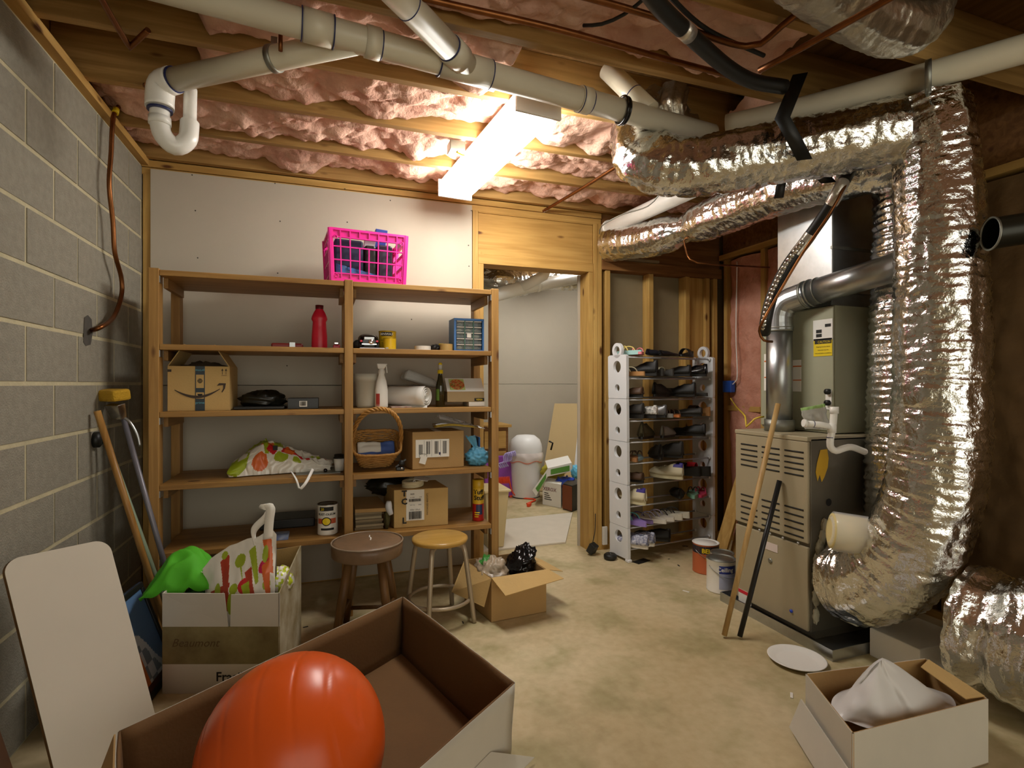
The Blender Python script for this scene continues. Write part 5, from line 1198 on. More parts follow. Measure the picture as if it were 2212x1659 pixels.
# tier 8
shoe('f', 'tan soled sandal at the left end of the second rods', 8, 1366, yc-.02, .15, ms=TAN, mt=CRM, th=.03)
shoe('c', 'black buckled clog at the left of the second rods', 8, 1390, yc, .3, m=BLK, H=.085, sole=.025)
shoe('w', 'dark wedge sandal with a cream lined strap on the second rods', 8, 1412, yc, .1, ms=DGR, mt=CRM, wedge=.04, th=.02, band=True)
shoe('w', 'matching wedge sandal with a cream lined strap to its right', 8, 1437, yc, .05, ms=DGR, mt=CRM, wedge=.04, th=.02, band=True)
shoe('c', 'black slip on shoe right of the cream strap sandals', 8, 1468, yc, .3, m=BLK, H=.06, mi=CRM)
shoe('c', 'black shiny shoe at the right end of the second rods', 8, 1505, yc, .4, m=mat('patent', '#0e0d10', .15), H=.07)
# tier 7
shoe('c', 'brown sandal with a gold buckle at the left of the third rods', 7, 1362, yc, .1, m=BRN, H=.05)
shoe('c', 'black dress shoe turned sideways on the third rods', 7, 1440, yc, -1.2, m=BLK, H=.08, L=.27)
shoe('c', 'black sneaker with white flower print on the third rods', 7, 1478, yc-.02, .3, m=BLK, H=.08)
shoe('s', 'grey strap sandal at the right of the third rods', 7, 1512, yc, .3, ms=DGR, mt=GRY, th=.025, band=True)
# tier 6
shoe('c', 'dark heeled clog at the left of the fourth rods', 6, 1364, yc, .1, m=DGR, H=.07, sole=.035)
shoe('c', 'black and white patterned shoe on the fourth rods', 6, 1388, yc-.04, .25, m=mat('pattern_bw', '#e6e2da', .6, var=1, vs=45, col2='#15130f'), H=.06, sole=.03)
shoe('c', 'grey leather clog on the fourth rods', 6, 1410, yc, .35, m=mat('grey_gloss', '#5d5a58', .25), H=.07)
shoe('s', 'grey sandal with a thin arched strap on the fourth rods', 6, 1428, yc-.03, .35, ms=GRY, mt=CRM, th=.028)
shoe('f', 'orange brown flip flop on the fourth rods', 6, 1455, yc-.02, -.7, ms=col('#b86a34'), mt=BRN)
shoe('f', 'second orange brown flip flop overlapping its pair', 6, 1466, yc-.04, -.5, ms=col('#c0713a'), mt=BRN)
shoe('c', 'dark grey flat on the right half of the fourth rods', 6, 1493, yc, .4, m=DGR, H=.045)
shoe('w', 'tan wooden wedge sandal at the right end of the fourth rods', 6, 1521, yc, .15, ms=TAN, mt=BRN, wedge=.05, th=.03, band=True)
# tier 5
shoe('c', 'olive suede boot shoe on the fifth rods at the left', 5, 1400, yc, -.9, m=col('#3d3720'), H=.1, L=.3, W=.1)
shoe('c', 'grey pointed shoe leaning sideways on the fifth rods', 5, 1450, yc-.02, -1.0, m=GRY, H=.07, L=.27)
shoe('c', 'black loafer at the right of the fifth rods', 5, 1500, yc, .5, m=BLK, H=.07)
# tier 4
shoe('f', 'tan flip flop at the left of the sixth rods', 4, 1366, yc-.02, -.4, ms=col('#8f6238'), mt=BRN, th=.025)
shoe('f', 'sandal with a pale blue insole on the sixth rods', 4, 1380, yc, -.7, ms=col('#8ba5ae'), mt=BRN, th=.02)
shoe('c', 'black shoe in the middle of the sixth rods', 4, 1425, yc, -.5, m=BLK, H=.09, L=.28)
shoe('c', 'dark boot right of the middle on the sixth rods', 4, 1450, yc, .3, m=DGR, H=.1)
# tier 3
shoe('n', 'cream running shoe with a purple heel on the seventh rods', 3, 1447, yc-.03, .35, m=CRM, ms=col('#c9bf9a'), H=.085, lace=CRM, acc=col('#3a2f7c'), sole=.03)
shoe('w', 'black platform sandal with red insole on the seventh rods', 3, 1493, yc, .4, ms=BLK, mt=mat('patent', '#0e0d10', .15), wedge=.03, th=.05, band=True)
shoe('w', 'second black platform sandal at the right end of the seventh rods', 3, 1516, yc-.03, .4, ms=BLK, mt=col('#c8202c'), wedge=.03, th=.05, band=True)
shoe('c', 'brown and gold shoe at the left of the seventh rods', 3, 1363, yc, .1, m=BRN, H=.05)
# tier 2
shoe('n', 'cream running shoe with a purple heel at the left of the eighth rods', 2, 1366, yc-.03, .12, m=CRM, ms=col('#c9bf9a'), H=.085, lace=CRM, acc=col('#3a2f7c'), sole=.03)
shoe('f', 'mint green flip flop on the eighth rods', 2, 1510, yc-.06, -.75, ms=col('#7fae93'), mt=DGR, th=.025)
shoe('f', 'raspberry pink flip flop at the right end of the eighth rods', 2, 1528, yc-.06, -.8, ms=col('#c4395c'), mt=col('#b02c50'))
shoe('c', 'black slipper behind the mint flip flop on the eighth rods', 2, 1475, yc, -.6, m=BLK, H=.05)
# tier 1
PUR = col('#8c74b8')
shoe('f', 'teal topped purple flip flop at the left of the ninth rods', 1, 1370, yc-.04, .1, ms=PUR, mt=col('#5fa8a0'), th=.032)
shoe('f', 'purple flip flop behind the teal one on the ninth rods', 1, 1385, yc, .2, ms=PUR, mt=col('#4a3a6c'), th=.022)
WHT = col('#d9d2c4')
shoe('f', 'white flip flop with a purple stripe on the ninth rods', 1, 1408, yc-.05, .5, ms=WHT, mt=col('#9a93a8'), th=.03)
shoe('f', 'second white flip flop with a purple stripe beside its pair', 1, 1428, yc-.03, .5, ms=WHT, mt=col('#9a93a8'), th=.03)
shoe('w', 'white wedge sandal with thin dark straps on the ninth rods', 1, 1450, yc-.02, .35, ms=col('#cfc8b4'), mt=DGR, wedge=.03, th=.022)
shoe('w', 'matching white wedge sandal at the right of its pair', 1, 1468, yc, .35, ms=col('#cfc8b4'), mt=DGR, wedge=.03, th=.022)
# tier 0
BP = mat('blue_pattern', '#d9d9df', .7, var=1, vs=70, col2='#22306e')
shoe('n', 'navy patterned canvas sneaker at the bottom left of the rack', 0, 1362, yc-.05, .3, m=BP, ms=WHT, H=.07, sole=.024, mi=DGR)
shoe('n', 'second navy patterned canvas sneaker beside its pair', 0, 1382, yc-.02, .3, m=BP, ms=WHT, H=.07, sole=.024, mi=DGR)
shoe('c', 'black clog with a pink insole on the lowest rods', 0, 1415, yc, .6, m=BLK, mi=col('#b88a80'), H=.07)
# ---------------------------------------------------------------- things on the floor
def panel(P, n, m, name, par, **k): return MB().slab(P, n).build(name, m, par, **k)
# big brown box
bz = .25; L_ = at(258, 1580, z=bz); B_ = at(870, 1290, z=bz); R_ = at(1110, 1475, z=bz); Q_ = L_+(R_-B_)
bb_ = thing('large_carton', 'large open brown carton in the foreground holding the orange ball', 'box', ((L_+R_)/2).to_2d().to_3d())
cen = (L_+R_)/2; cen.z = 0
def low(p, k=.97): q = cen+(p-cen)*k; q.z = .003; return q
C4 = [L_, B_, R_, Q_]; D4_ = [low(p) for p in C4]
for i in range(4):
    a, b = C4[i], C4[(i+1) % 4]; c, d = D4_[i], D4_[(i+1) % 4]; nrm = (b-a).cross(V((0, 0, 1))).normalized(); ins = (cen-(a+b)/2); ins.z = 0
    if nrm.dot(ins) < 0: nrm = -nrm
    def wf(s, t, a=a, b=b, c=c, d=d): 
        p = (c.lerp(d, s)).lerp(a.lerp(b, s), t); return p+nrm*.006*noise.noise(V((s*4, t*3, i)))
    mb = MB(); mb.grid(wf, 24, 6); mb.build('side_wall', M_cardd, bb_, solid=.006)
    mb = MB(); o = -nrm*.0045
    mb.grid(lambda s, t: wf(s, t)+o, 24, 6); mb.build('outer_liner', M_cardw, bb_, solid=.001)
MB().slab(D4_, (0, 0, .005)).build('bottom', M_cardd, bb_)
a = R_.lerp(Q_, .12); MB().slab([V((a.x, a.y, .1)), R_.lerp(Q_, .35)-V((0, 0, .15)), R_.lerp(Q_, .4)+V((.09, .02, -.235)), R_.lerp(Q_, .05)+V((.1, .0, -.235))], (.002, 0, .004)).build('flap', M_cardw, bb_)
MB().slab([L_+V((-.006, -.01, 0)), L_.lerp(Q_, .5)+V((-.006, -.01, 0)), L_.lerp(Q_, .5)+V((-.09, -.03, -.2)), L_+V((-.07, -.02, -.19))], (-.004, 0, 0)).build('flap', M_card, bb_)
# ball
br_ = .235; bc_ = V((-.075, 1.53, .012+br_))
def ballf(a, b):
    ph = PI*b; th = 2*PI*a; d = V((math.sin(ph)*math.cos(th), math.sin(ph)*math.sin(th), math.cos(ph)))
    M = Matrix.Rotation(.5, 3, 'X') @ Matrix.Rotation(-.35, 3, 'Y'); lat = math.acos(max(-1, min(1, (M.transposed() @ d).x)))
    g = sum(math.exp(-((lat-c)/.022)**2) for c in [.5+.36*k for k in range(7)])
    return bc_+d*(br_-.0016*g)
MB().grid(ballf, 180, 110).build('exercise_ball', mat('orange_rubber', '#d9581b', .3, spec=.4), label='big orange ribbed exercise ball resting in the brown carton', cat='ball')
# tall white box with bags
z1 = .394
A = V((-.60, 2.44, 0)); B = V((-.165, 2.29, 0)); Cc = V((-.10, 2.66, 0)); D = V((-.53, 2.78, 0)); zt = V((0, 0, z1))
wx = thing('tall_carton', 'stained white carton with handwriting holding grocery bags', 'box', (A+B+Cc+D)/4)
Z = lambda p, z: V((p.x, p.y, z))
inn = lambda p, q: ((A+B+Cc+D)/4-(p+q)/2).normalized()*.005
M_stain = mat('stained_carton', '#b3aa92', .8, var=.5, vs=9, col2='#7d6a3c')
M_band = mat('stained_band', '#8d8156', .8, var=.6, vs=7, col2='#675731')
panel([A, B, Z(B, .115), Z(A, .115)], inn(A, B), M_cardw, 'front_wall', wx)
panel([Z(A, .1155), Z(B, .1155), Z(B, .262), Z(A, .262)], inn(A, B), M_band, 'front_band', wx)
mid = A.lerp(B, .56)
panel([Z(A, .2625), Z(mid, .2625), Z(mid, z1+.004)+V((-.012, -.01, 0)), Z(A, z1)], inn(A, B), M_cardw, 'front_flap', wx)
panel([Z(mid, .2625)+V((.008, -.002, 0)), Z(B, .2625), Z(B, z1), Z(mid, z1)+V((.012, -.01, -.004))], inn(A, B), M_cardw, 'front_flap', wx)
panel([B, Cc, Z(Cc, .47), Z(B, z1)], inn(B, Cc), M_stain, 'side_wall', wx)
panel([Cc, D, Z(D, .40), Z(Cc, .47)], inn(Cc, D), M_card, 'back_wall', wx)
panel([D, A, Z(A, z1), Z(D, .42)], inn(D, A), M_cardw, 'side_wall', wx)
panel([A+(Cc-A)*.02, B+(D-B)*.02, Cc+(A-Cc)*.02, D+(B-D)*.02], (0, 0, .004), M_card, 'bottom', wx)
xd = (B-A).normalized(); q = A.lerp(B, .28)
MB().text('Beaumont', .045, Z(q, .185)-inn(A, B).normalized()*.0012, xd, (0, 0, 1), shear=.35).build('handwriting', mat('brown_marker', '#5a4526', .8), wx)
MB().text('Fragile', .05, Z(A.lerp(B, .6), .05)-inn(A, B).normalized()*.0012, xd, (0, 0, 1), bold=.02).build('lettering', M_ink, wx)
# standing vegetable bag
Ctr = (A+B+Cc+D)/4
vg = thing('grocery_bag', 'standing vegetable print bag with raised handles in the tall carton', 'bag', V((Ctr.x+.02, Ctr.y, .05)))
VEG2 = [(('l', .3, .93, .38, .5, .06), 4), (('e', .3, .95, .04, .03), 1), (('e', .52, .86, .075, .05), 1), (('l', .52, .84, .58, .7, .012), 1), (('l', .68, .93, .78, .66, .05), 1), (('l', .88, .97, .96, .7, .06), 2), (('e', .86, .76, .075, .05), 5), (('e', .62, .66, .1, .06), 3), (('l', .64, .78, .74, .55, .05), 4), (('l', .12, .66, .4, .7, .045), 4), (('e', .46, .66, .06, .04), 1), (('e', .9, .62, .05, .04), 1), (('e', .88, .985, .035, .02), 1), (('l', .22, .62, .3, .15, .07), 4), (('e', .22, .68, .045, .07), 1), (('e', .44, .55, .075, .09), 1), (('l', .44, .5, .48, .3, .012), 1), (('l', .62, .68, .7, .4, .055), 1), (('l', .88, .78, .93, .5, .055), 2), (('e', .87, .84, .04, .06), 1), (('e', .86, .46, .07, .09), 5), (('e', .56, .22, .09, .1), 3), (('l', .6, .42, .72, .1, .05), 4), (('l', .05, .12, .3, .3, .05), 4), (('e', .75, .3, .06, .06), 1)]
def hof(a): # top height profile across the bag
    pts = [(0, .455), (.12, .50), (.35, .545), (.6, .575), (.74, .58), (.84, .60), (.93, .62), (1, .59)]
    for (x0, y0), (x1, y1) in zip(pts, pts[1:]):
        if a <= x1: return y0+(y1-y0)*(a-x0)/(x1-x0)
    return .6
G0 = at(448, 1250, z=.40); G1 = at(597, 1220, z=.42)
G0 = A.lerp(B, .3)+(D-A)*.3; G1 = A.lerp(B, .9)+(D-A)*.3
def vf(a, b, off=0):
    p = G0.lerp(G1, a); hz = .06+(hof(a)-.06)*b; bul = .05*math.sin(PI*min(1, b*1.05))*math.sin(PI*a)**.6
    n = .008*(1-2*abs(noise.noise(V((a*3, b*3, off+1)))))+.003*noise.noise(V((a*12, b*10, off)))
    dirn = (D-A).normalized()*(-1 if off == 0 else 1)
    return V((p.x, p.y, hz))+dirn*(bul+n+.02*(1-b))+V((-.02*(1-a)*(b)**2, 0, n*.5))
MB().grid(lambda a, b: vf(a, b), 140, 160, sel=picker(VEG2)).build('front_sheet', M_bag, vg)
MB().grid(lambda a, b: vf(a, b, 1), 40, 40).build('back_sheet', M_bagw, vg)
t0 = V((0, 0, 1)); h0 = vf(.74, .985); h1 = vf(.96, .985)
def hand(a, b):
    p = h0.lerp(h1, .25+.75*a); return p+V((.0-.02*b*(1-a)-.015, .0, .105*b*(.3+.7*a)-.012))
def hsel(a, b): return 0
mb = MB(); vs = []
for q in crom([h0+V((-.01, 0, -.02)), h0+V((-.02, 0, .05)), h0.lerp(h1, .5)+V((-.005, 0, .09)), h1+V((-.01, 0, .125)), h1+V((.01, 0, .105)), h1+V((.005, 0, .05)), h1+V((.0, .0, -.02))], .01):
    vs.append(q)
n = len(vs); wv = [V((.018, .006, -.022)) if i < n*.5 else V((-.035, .004, -.004)) for i in range(n)]
mb.add(vs+[vs[i]+wv[i] for i in range(n)], [(i, i+1, n+i+1, n+i) for i in range(n-1)], 0, True); mb.build('handle', M_bagw, vg, solid=.003)
mb = MB(); h2 = vf(.02, .95); vs = []
for q in crom([h2, h2+V((-.035, .01, -.0)), h2+V((-.04, .01, -.06)), h2+V((-.01, 0, -.07))], .008): vs += [q, q+V((.012, 0, -.008))]
mb.add(vs, [(2*i, 2*i+1, 2*i+3, 2*i+2) for i in range(len(vs)//2-1)], 0, True); mb.build('handle', M_bagw, vg, solid=.002)
# green cloth bag
gc = A.lerp(B, .17)+(D-A)*.5; gc.z = .37
MB().grid(lambda a, b: gc+V(((a-.5)*.30-.045, (b-.5)*.24, .13*math.sin(PI*min(1, a*1.05))*math.sin(PI*b)**.5+.03*(1-2*abs(noise.noise(V((a*3.5, b*3.5, 4)))))-.08*max(0, a-.6)-.10*max(0, .25-a))), 40, 32).build('cloth_bag', mat('lime_cloth', '#52b81c', .75, var=.2, vs=5), label='lime green cloth bag draped over the tall carton corner', cat='bag', solid=.004)
MB().blob(A.lerp(B, .22)+(D-A)*.35+V((0, 0, .3)), (.075, .08, .085), .2, 3, 41).build('cloth_lump', mat('deep_green_cloth', '#1f4a12', .8), label='dark green cloth bulge inside the tall carton', cat='cloth')
MB().blob(A.lerp(B, .9)+(D-A)*.5+V((-.005, 0, .38)), (.05, .075, .055), .25, 4, 43, sel=lambda a, b: 1 if noise.noise(V((a*14, b*10, 2))) > 0 else 0).build('snack_bag', [M_bagw, mat('lime_print', '#b5c22a', .3)], label='shiny lime and white bag at the right in the tall carton', cat='bag')
# white table leaf
TL, TR, BR_, BL = V((-.925, 2.05, .68)), V((-.717, 2.21, .68)), V((-.515, 2.10, .002)), V((-.733, 1.93, .002))
xd = (TR-TL).normalized(); yd = (TL-BL).normalized(); Mf = frame(BL, BR_-BL, TL-BL); Mf.col[1] = ((TL-BL).normalized()).to_4d(); Mf[3][1] = 0; Wd = (BR_-BL).length; Ht = (TL-BL).length
poly = []
r_ = .045
for (cx, cy, a0) in ((r_, r_, PI), (Wd-r_, r_, 1.5*PI), (Wd-r_, Ht-r_, 0), (r_, Ht-r_, .5*PI)):
    if cy < Ht/2: poly.append((0, 0) if a0 == PI else (Wd, 0)); continue
    for k in range(9): a = a0+k/8*PI/2; poly.append((cx+r_*math.cos(a), cy+r_*math.sin(a)))
tl = thing('table_leaf', 'white laminate board with rounded corners leaning on the block wall', 'board', BL.lerp(BR_, .5))
MB(Mf).prism(poly, -.003, .0).build('laminate', mat('white_laminate', '#cfc6b6', .45, var=.05, vs=3), tl)
MB(Mf).prism(poly, -.026, -.0032).build('core', mat('brown_core', '#6d4a1c', .7), tl)
MB().slab([V((-.79, 1.62, .002)), V((-.80, 1.9, .002)), V((-.945, 1.93, .5)), V((-.945, 1.65, .5))], (-.012, 0, 0)).build('brown_board', mat('brown_panel', '#5a3a22', .6, var=.5, vs=12), label='dark brown panel leaning low on the block wall at the left edge', cat='board')
# pictures
def framed(name, label, nb, fb, ft, nt, fw, mf, art, arts, lab2=None):
    nb, fb, ft, nt = map(V, (nb, fb, ft, nt)); t = thing(name, label, 'picture', nb.lerp(fb, .5)); M = frame(nb, fb-nb, nt-nb); W = (fb-nb).length; H = (nt-nb).length
    MB(M).grid(lambda a, b: V((W*a, H*b, 0)), 60, 60, sel=art, smooth=False).build('canvas', arts, t, solid=.008)
    if fw:
        for lo, hi in (((0, 0), (W, fw)), ((0, H-fw), (W, H)), ((0, fw), (fw, H-fw)), ((W-fw, fw), (W, H-fw))): MB(M).box((lo[0], lo[1], -.018), (hi[0], hi[1], .012)).build('frame_rail', mf, t, bevel=.003)
    return t
ART = [mat('art_sky', '#5d7fa8', .35), mat('art_orange', '#d0783f', .35), mat('art_white', '#d9dfe6', .35), mat('art_grey', '#8391a3', .35), mat('art_brown', '#5b3a30', .35)]
def art(a, b):
    if b < .12: return 4
    e = .45+.25*math.sin(a*5)+.1*math.sin(a*13)
    if b < e*.8: return 1 if a < .5 else (3 if (int(a*9)+int(b*7)) % 2 else 2)
    return 2 if b < e*.8+.1 else 0
framed('framed_picture', 'dark framed picture with blue sky leaning beside the table leaf', (-.645, 2.24, .002), (-.605, 2.64, .002), (-.735, 2.66, .38), (-.775, 2.26, .38), .022, M_black, art, ART)
framed('canvas_picture', 'larger unframed blue canvas leaning on the block wall behind', (-.78, 2.3, .002), (-.79, 2.8, .002), (-.915, 2.82, .48), (-.905, 2.32, .48), 0, None, lambda a, b: 0 if b < .86 else 2, ART)
# handles against the wall
MB().tube([V((-.672, 2.88, .008)), V((-.93, 2.79, 1.10))], .0135, 16).build('broom_handle', wood('handle_wood', '#b88c4e', '#9c7038', 2, .4, False), label='thick wooden broom handle leaning on the block wall', cat='handle')
MB().tube([V((-.648, 2.90, .008)), V((-.925, 2.86, .98))], .0125, 16).build('broom_handle', mat('green_handle', '#8a9a80', .5), label='pale green handle behind the wooden broom handle', cat='handle')
mp2 = thing('sponge_mop', 'sponge mop standing upside down with a yellow sponge head', 'mop', V((-.6, 2.9, 0)))
mt_ = V((-.885, 2.93, 1.10)); MB().tube([V((-.61, 2.88, .008)), mt_-V((.0, 0, .0))], .0115, 14).build('handle', mat('grey_handle', '#7b7880', .4, .3), mp2)
s0 = at(243, 868, x=-.88)
MB(Tm(mt_+V((-.022, -.02, .055)), -.75, .12)).box((-.085, -.045, -.014), (.075, .035, .038)).build('sponge', mat('yellow_sponge', '#b88f1c', .9, bump=.6, bs=150), mp2, bevel=.012)
MB(Tm(mt_+V((.0, -.01, .0)), -.6, .25)).hexa([V((-.028, -.03, -.04)), V((.03, -.03, -.04)), V((.03, .0, -.04)), V((-.028, .0, -.04)), V((-.04, -.04, .03)), V((.04, -.04, .03)), V((.04, .0, .03)), V((-.04, .0, .03))]).build('wringer_plate', M_chrome, mp2, bevel=.002)
MB().tube(crom([mt_+V((.01, -.02, -.03)), mt_+V((.045, -.03, -.06)), mt_+V((.075, -.035, -.12)), mt_+V((.085, -.035, -.17))], .01), .006, 10).build('lever', M_galv, mp2)
MB().lathe([(.0, 0), (.035, .0), (.035, .02), (.02, .03), (0, .03)], (XL+.001, at(203, 950, x=XL).y, at(203, 950, x=XL).z), 20, ax='x').build('wall_knob', M_blk, label='round black cap on the block wall behind the broom handle', cat='cap')
# stools
def stool_brown():
    c = V((.20, 2.70, 0)); t = thing('stool', 'low wooden stool with a worn brown padded seat', 'stool', c); M_sd = wood('stool_wood', '#7d5a34', '#61431f', 2, .5, False)
    sh = .455; R = .168
    MB().lathe([(0, sh+.008), (R*.5, sh+.004), (R*.9, sh), (R, sh-.008), (R*1.01, sh-.03), (R*1.0, sh-.062), (R*.96, sh-.07), (0, sh-.07)], c, 44).build('seat_pad', mat('brown_vinyl', '#7d6248', .42, var=.25, vs=6, bump=.25, bs=35), t)
    MB().tube([c+V((R*1.005*math.cos(a), R*1.005*math.sin(a), sh-.004)) for a in [2*PI*i/44 for i in range(44)]], .004, 6, closed=True).build('piping', mat('pale_piping', '#8c7a66', .4), t)
    MB().tube([c+V((.012, -.03, sh+.007)), c+V((.016, -.0, sh+.0085)), c+V((.01, .02, sh+.009)), c+V((.014, .05, sh+.008))], .003, 6).build('tear', M_paper, t)
    feet = []
    for a in (.55, 2.1, 3.7, 5.25):
        p = c+V((.105*math.cos(a), .105*math.sin(a), sh-.07)); q = c+V((.185*math.cos(a), .185*math.sin(a), 0)); feet.append((p, q))
        MB().tube([p, p.lerp(q, .5), q], [.019, .021, .016], 16).build('leg', M_sd, t)
    for i in range(4):
        k = .68 if i % 2 else .8; a = feet[i][0].lerp(feet[i][1], k); b = feet[(i+1) % 4][0].lerp(feet[(i+1) % 4][1], k); MB().tube([a, b], .010, 10).build('stretcher', M_sd, t)
stool_brown()
def stool_light():
    c = V((.565, 2.735, 0)); t = thing('stool', 'small metal stool with a light wooden seat and ring footrest', 'stool', c); sh = .43; R = .143
    MB().lathe([(0, sh), (R*.93, sh), (R, sh-.006), (R*1.01, sh-.014), (R*.98, sh-.024), (R*.9, sh-.027), (0, sh-.027)], c, 44).build('seat', wood('seat_oak', '#cfa75c', '#bd9346', 0, .3, False, .6), t)
    M_l = mat('beige_tube', '#a89880', .35, .4)
    for a in (-.55, 1.0, 2.6, 4.2):
        d = V((math.cos(a), math.sin(a), 0)); MB().tube(crom([c+d*.07+V((0, 0, sh-.036)), c+d*.115+V((0, 0, sh-.04)), c+d*.135+V((0, 0, sh-.075)), c+d*.185+V((0, 0, .003))], .02), .0125, 14).build('leg', M_l, t)
    zz = .115; rr = .158
    MB().tube([c+V((rr*math.cos(a), rr*math.sin(a), zz)) for a in [2*PI*i/48 for i in range(48)]], .0095, 10, closed=True).build('foot_ring', M_l, t)
stool_light()
# small open carton
h = .225; a = at(1056, 1350, z=0)+V((.02, .02, 0)); b = at(1180, 1322, z=0); u_ = (b-a); dpt = V((-u_.y, u_.x, 0)).normalized()*.33; c = b+dpt+V((.0, 0, 0)); d = a+dpt+V((-.03, 0, 0))
sc = thing('open_carton', 'small open brown carton of bags beside the stools', 'box', (a+b+c+d)/4)
ci = (a+b+c+d)/4; inn2 = lambda p, q: (ci-(p+q)/2).normalized()*.004
panel([a, b, Z(b, h), Z(a, h)], inn2(a, b), M_card, 'front_wall', sc); panel([b, c, Z(c, h), Z(b, h)], inn2(b, c), M_card, 'side_wall', sc)
panel([c, d, Z(d, h), Z(c, h)], inn2(c, d), M_card, 'back_wall', sc); panel([d, a, Z(a, h), Z(d, h)], inn2(d, a), M_card, 'side_wall', sc)
panel([a, b, c, d], (0, 0, .004), M_card, 'bottom', sc)
on = -inn2(a, b).normalized(); panel([Z(a, h)+V((0, 0, .001)), Z(b, h)+V((.01, 0, .001)), Z(b, h)+on*.09+V((.05, 0, -.025)), Z(a, h)+on*.12+V((.02, 0, -.05))], (0, 0, .003), M_cardl, 'flap', sc)
on = -inn2(d, a).normalized(); panel([Z(d, h), Z(a, h), Z(a, h)+on*.04+V((0, 0, -.14)), Z(d, h)+on*.10+V((.0, -.1, -.13))], (0, 0, .003), M_cardl, 'flap', sc)
on = -inn2(b, c).normalized(); panel([Z(b, h), Z(c, h), Z(c, h)+on*.10+V((0, -.1, -.03)), Z(b, h)+on*.12+V((.0, .04, -.04))], (0, 0, .003), M_cardl, 'flap', sc)
MB().blob(ci+V((-.085, .0, .185)), (.085, .11, .085), .28, 4, 51, n=44, sel=lambda a, b: 1 if b < .22 and .2 < a < .55 else 0).build('brown_bag', [mat('taupe_film', '#a4937c', .35), mat('green_logo', '#3f8a3a', .4)], label='crumpled taupe shopping bag with green print in the small carton', cat='bag')
MB().blob(ci+V((.085, .02, .2)), (.075, .09, .11), .22, 4, 53, n=48, shape=lambda p, d: V((p.x+max(0, p.z)*.35, p.y, p.z))).build('black_bag', M_blkgl, label='glossy black plastic bag sticking out of the small carton', cat='bag')
# sticks against the furnace
MB().tube([V((1.81, 2.083, .0125)), V((2.118, 2.06, 1.12))], .0125, 16).build('broom_handle', wood('pale_handle', '#cfae78', '#b48f58', 2, .5, False), label='long wooden pole leaning on the furnace front', cat='pole')
MB().tube([V((1.872, 2.05, .012)), V((2.122, 2.055, .74))], .012, 16).build('broom_handle', mat('black_pole', '#161719', .35), label='shorter black pole leaning on the furnace front', cat='pole')
# paint cans on the floor
M_bo = mat('orange_can', '#bc6238', .45)
c = (2.345, 2.87, 0); t = paint_can('paint_can', 'orange deck paint can with a white lid by the shoe rack', c, .083, .19, M_bo, [(.13, .178, mat('navy_can', '#23222c', .4), 0, 2*PI)], lidm=M_white, handle=True)
TC = -PI/2-.55
cyltext(t, 'BEHR', .038, c, .082, TC+.12, .138, M_yel, .03); cyltext(t, 'DECK', .022, c, .082, TC+.2, .095, M_yel, .02)
c = (2.215, 2.575, 0); t = paint_can('paint_can', 'white ceiling paint can with a blue label near the poles', c, .083, .19, M_wc, [(.12, .165, mat('blue_label', '#2c3a8c', .4), TC-.3, TC+1.0), (.03, .119, mat('pale_blue_label', '#aab0cc', .4), TC-.3, TC+1.0)], lidm=M_galvd, handle=True)
cyltext(t, 'Ceiling', .034, c, .082, TC+.12, .133, M_white, .02); 
c2 = (2.33, 2.70, 0); paint_can('paint_can', 'cream paint can behind the ceiling paint can', c2, .07, .175, M_wc, lidm=M_galvd)
# leaning boards behind the furnace
MB().bar((2.56, 3.0, .02), (2.78, 2.98, .66), .09, .02, up=(1, .2, 0)).build('board', W_z, label='narrow wooden board leaning left of the furnace', cat='board')
MB().bar((2.66, 2.95, .02), (2.84, 2.93, .7), .09, .02, up=(1, .2, 0)).build('board', W_z, label='second narrow wooden board leaning behind the first', cat='board')
# plate
c = V((1.955, 1.80, .002)); MB().lathe([(0, .004), (.075, .004), (.085, .006), (.113, .018), (.118, .018), (.116, .015), (.088, .002), (.075, 0), (0, 0)], c, 48).build('paper_plate', M_white, label='round white paper plate on the floor by the pan', cat='plate')
# white carton with plastic bag
hz = .21; FL = at(1842, 1585, z=hz); FR = at(2135, 1510, z=hz); BR2 = at(2000, 1422, z=hz); BL2 = at(1740, 1455, z=hz)
ce2 = (FL+FR+BR2+BL2)/4; ce2.z = 0
wc2 = thing('white_carton', 'open white carton with a clear bag at the lower right', 'box', ce2)
def bt(p, k=1.0): q = ce2+(V((p.x, p.y, 0))-ce2)*k; return V((q.x, q.y, .003))
names = [(FL, FR, 'front_wall'), (FR, BR2, 'side_wall'), (BR2, BL2, 'back_wall'), (BL2, FL, 'side_wall')]
for p, q, nm in names:
    n_ = (ce2-(V((p.x, p.y, 0))+V((q.x, q.y, 0)))/2).normalized()
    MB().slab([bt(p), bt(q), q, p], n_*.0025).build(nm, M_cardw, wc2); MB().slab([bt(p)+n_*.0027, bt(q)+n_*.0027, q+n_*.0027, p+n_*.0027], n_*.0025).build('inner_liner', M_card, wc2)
MB().slab([bt(FL), bt(FR), bt(BR2), bt(BL2)], (0, 0, .004)).build('bottom', M_card, wc2)
n_ = (BL2-FL).cross(V((0, 0, 1))).normalized(); n_ = n_ if n_.dot(ce2-BL2) < 0 else -n_
MB().slab([BL2+n_*.012+V((0, 0, -.09)), FL+n_*.012+V((0, 0, -.10)), V((FL.x, FL.y, .02))+n_*.05, V((BL2.x, BL2.y, .02))+n_*.05], n_*.004).build('flap', M_cardw, wc2)
MB().slab([BR2.lerp(FR, .05), BR2.lerp(FR, .95), BR2.lerp(FR, .9)+(BL2-BR2)*.12+V((0, 0, -.01)), BR2.lerp(FR, .12)+(BL2-BR2)*.1+V((0, 0, -.012))], (0, 0, .003)).build('flap', M_cardl, wc2)
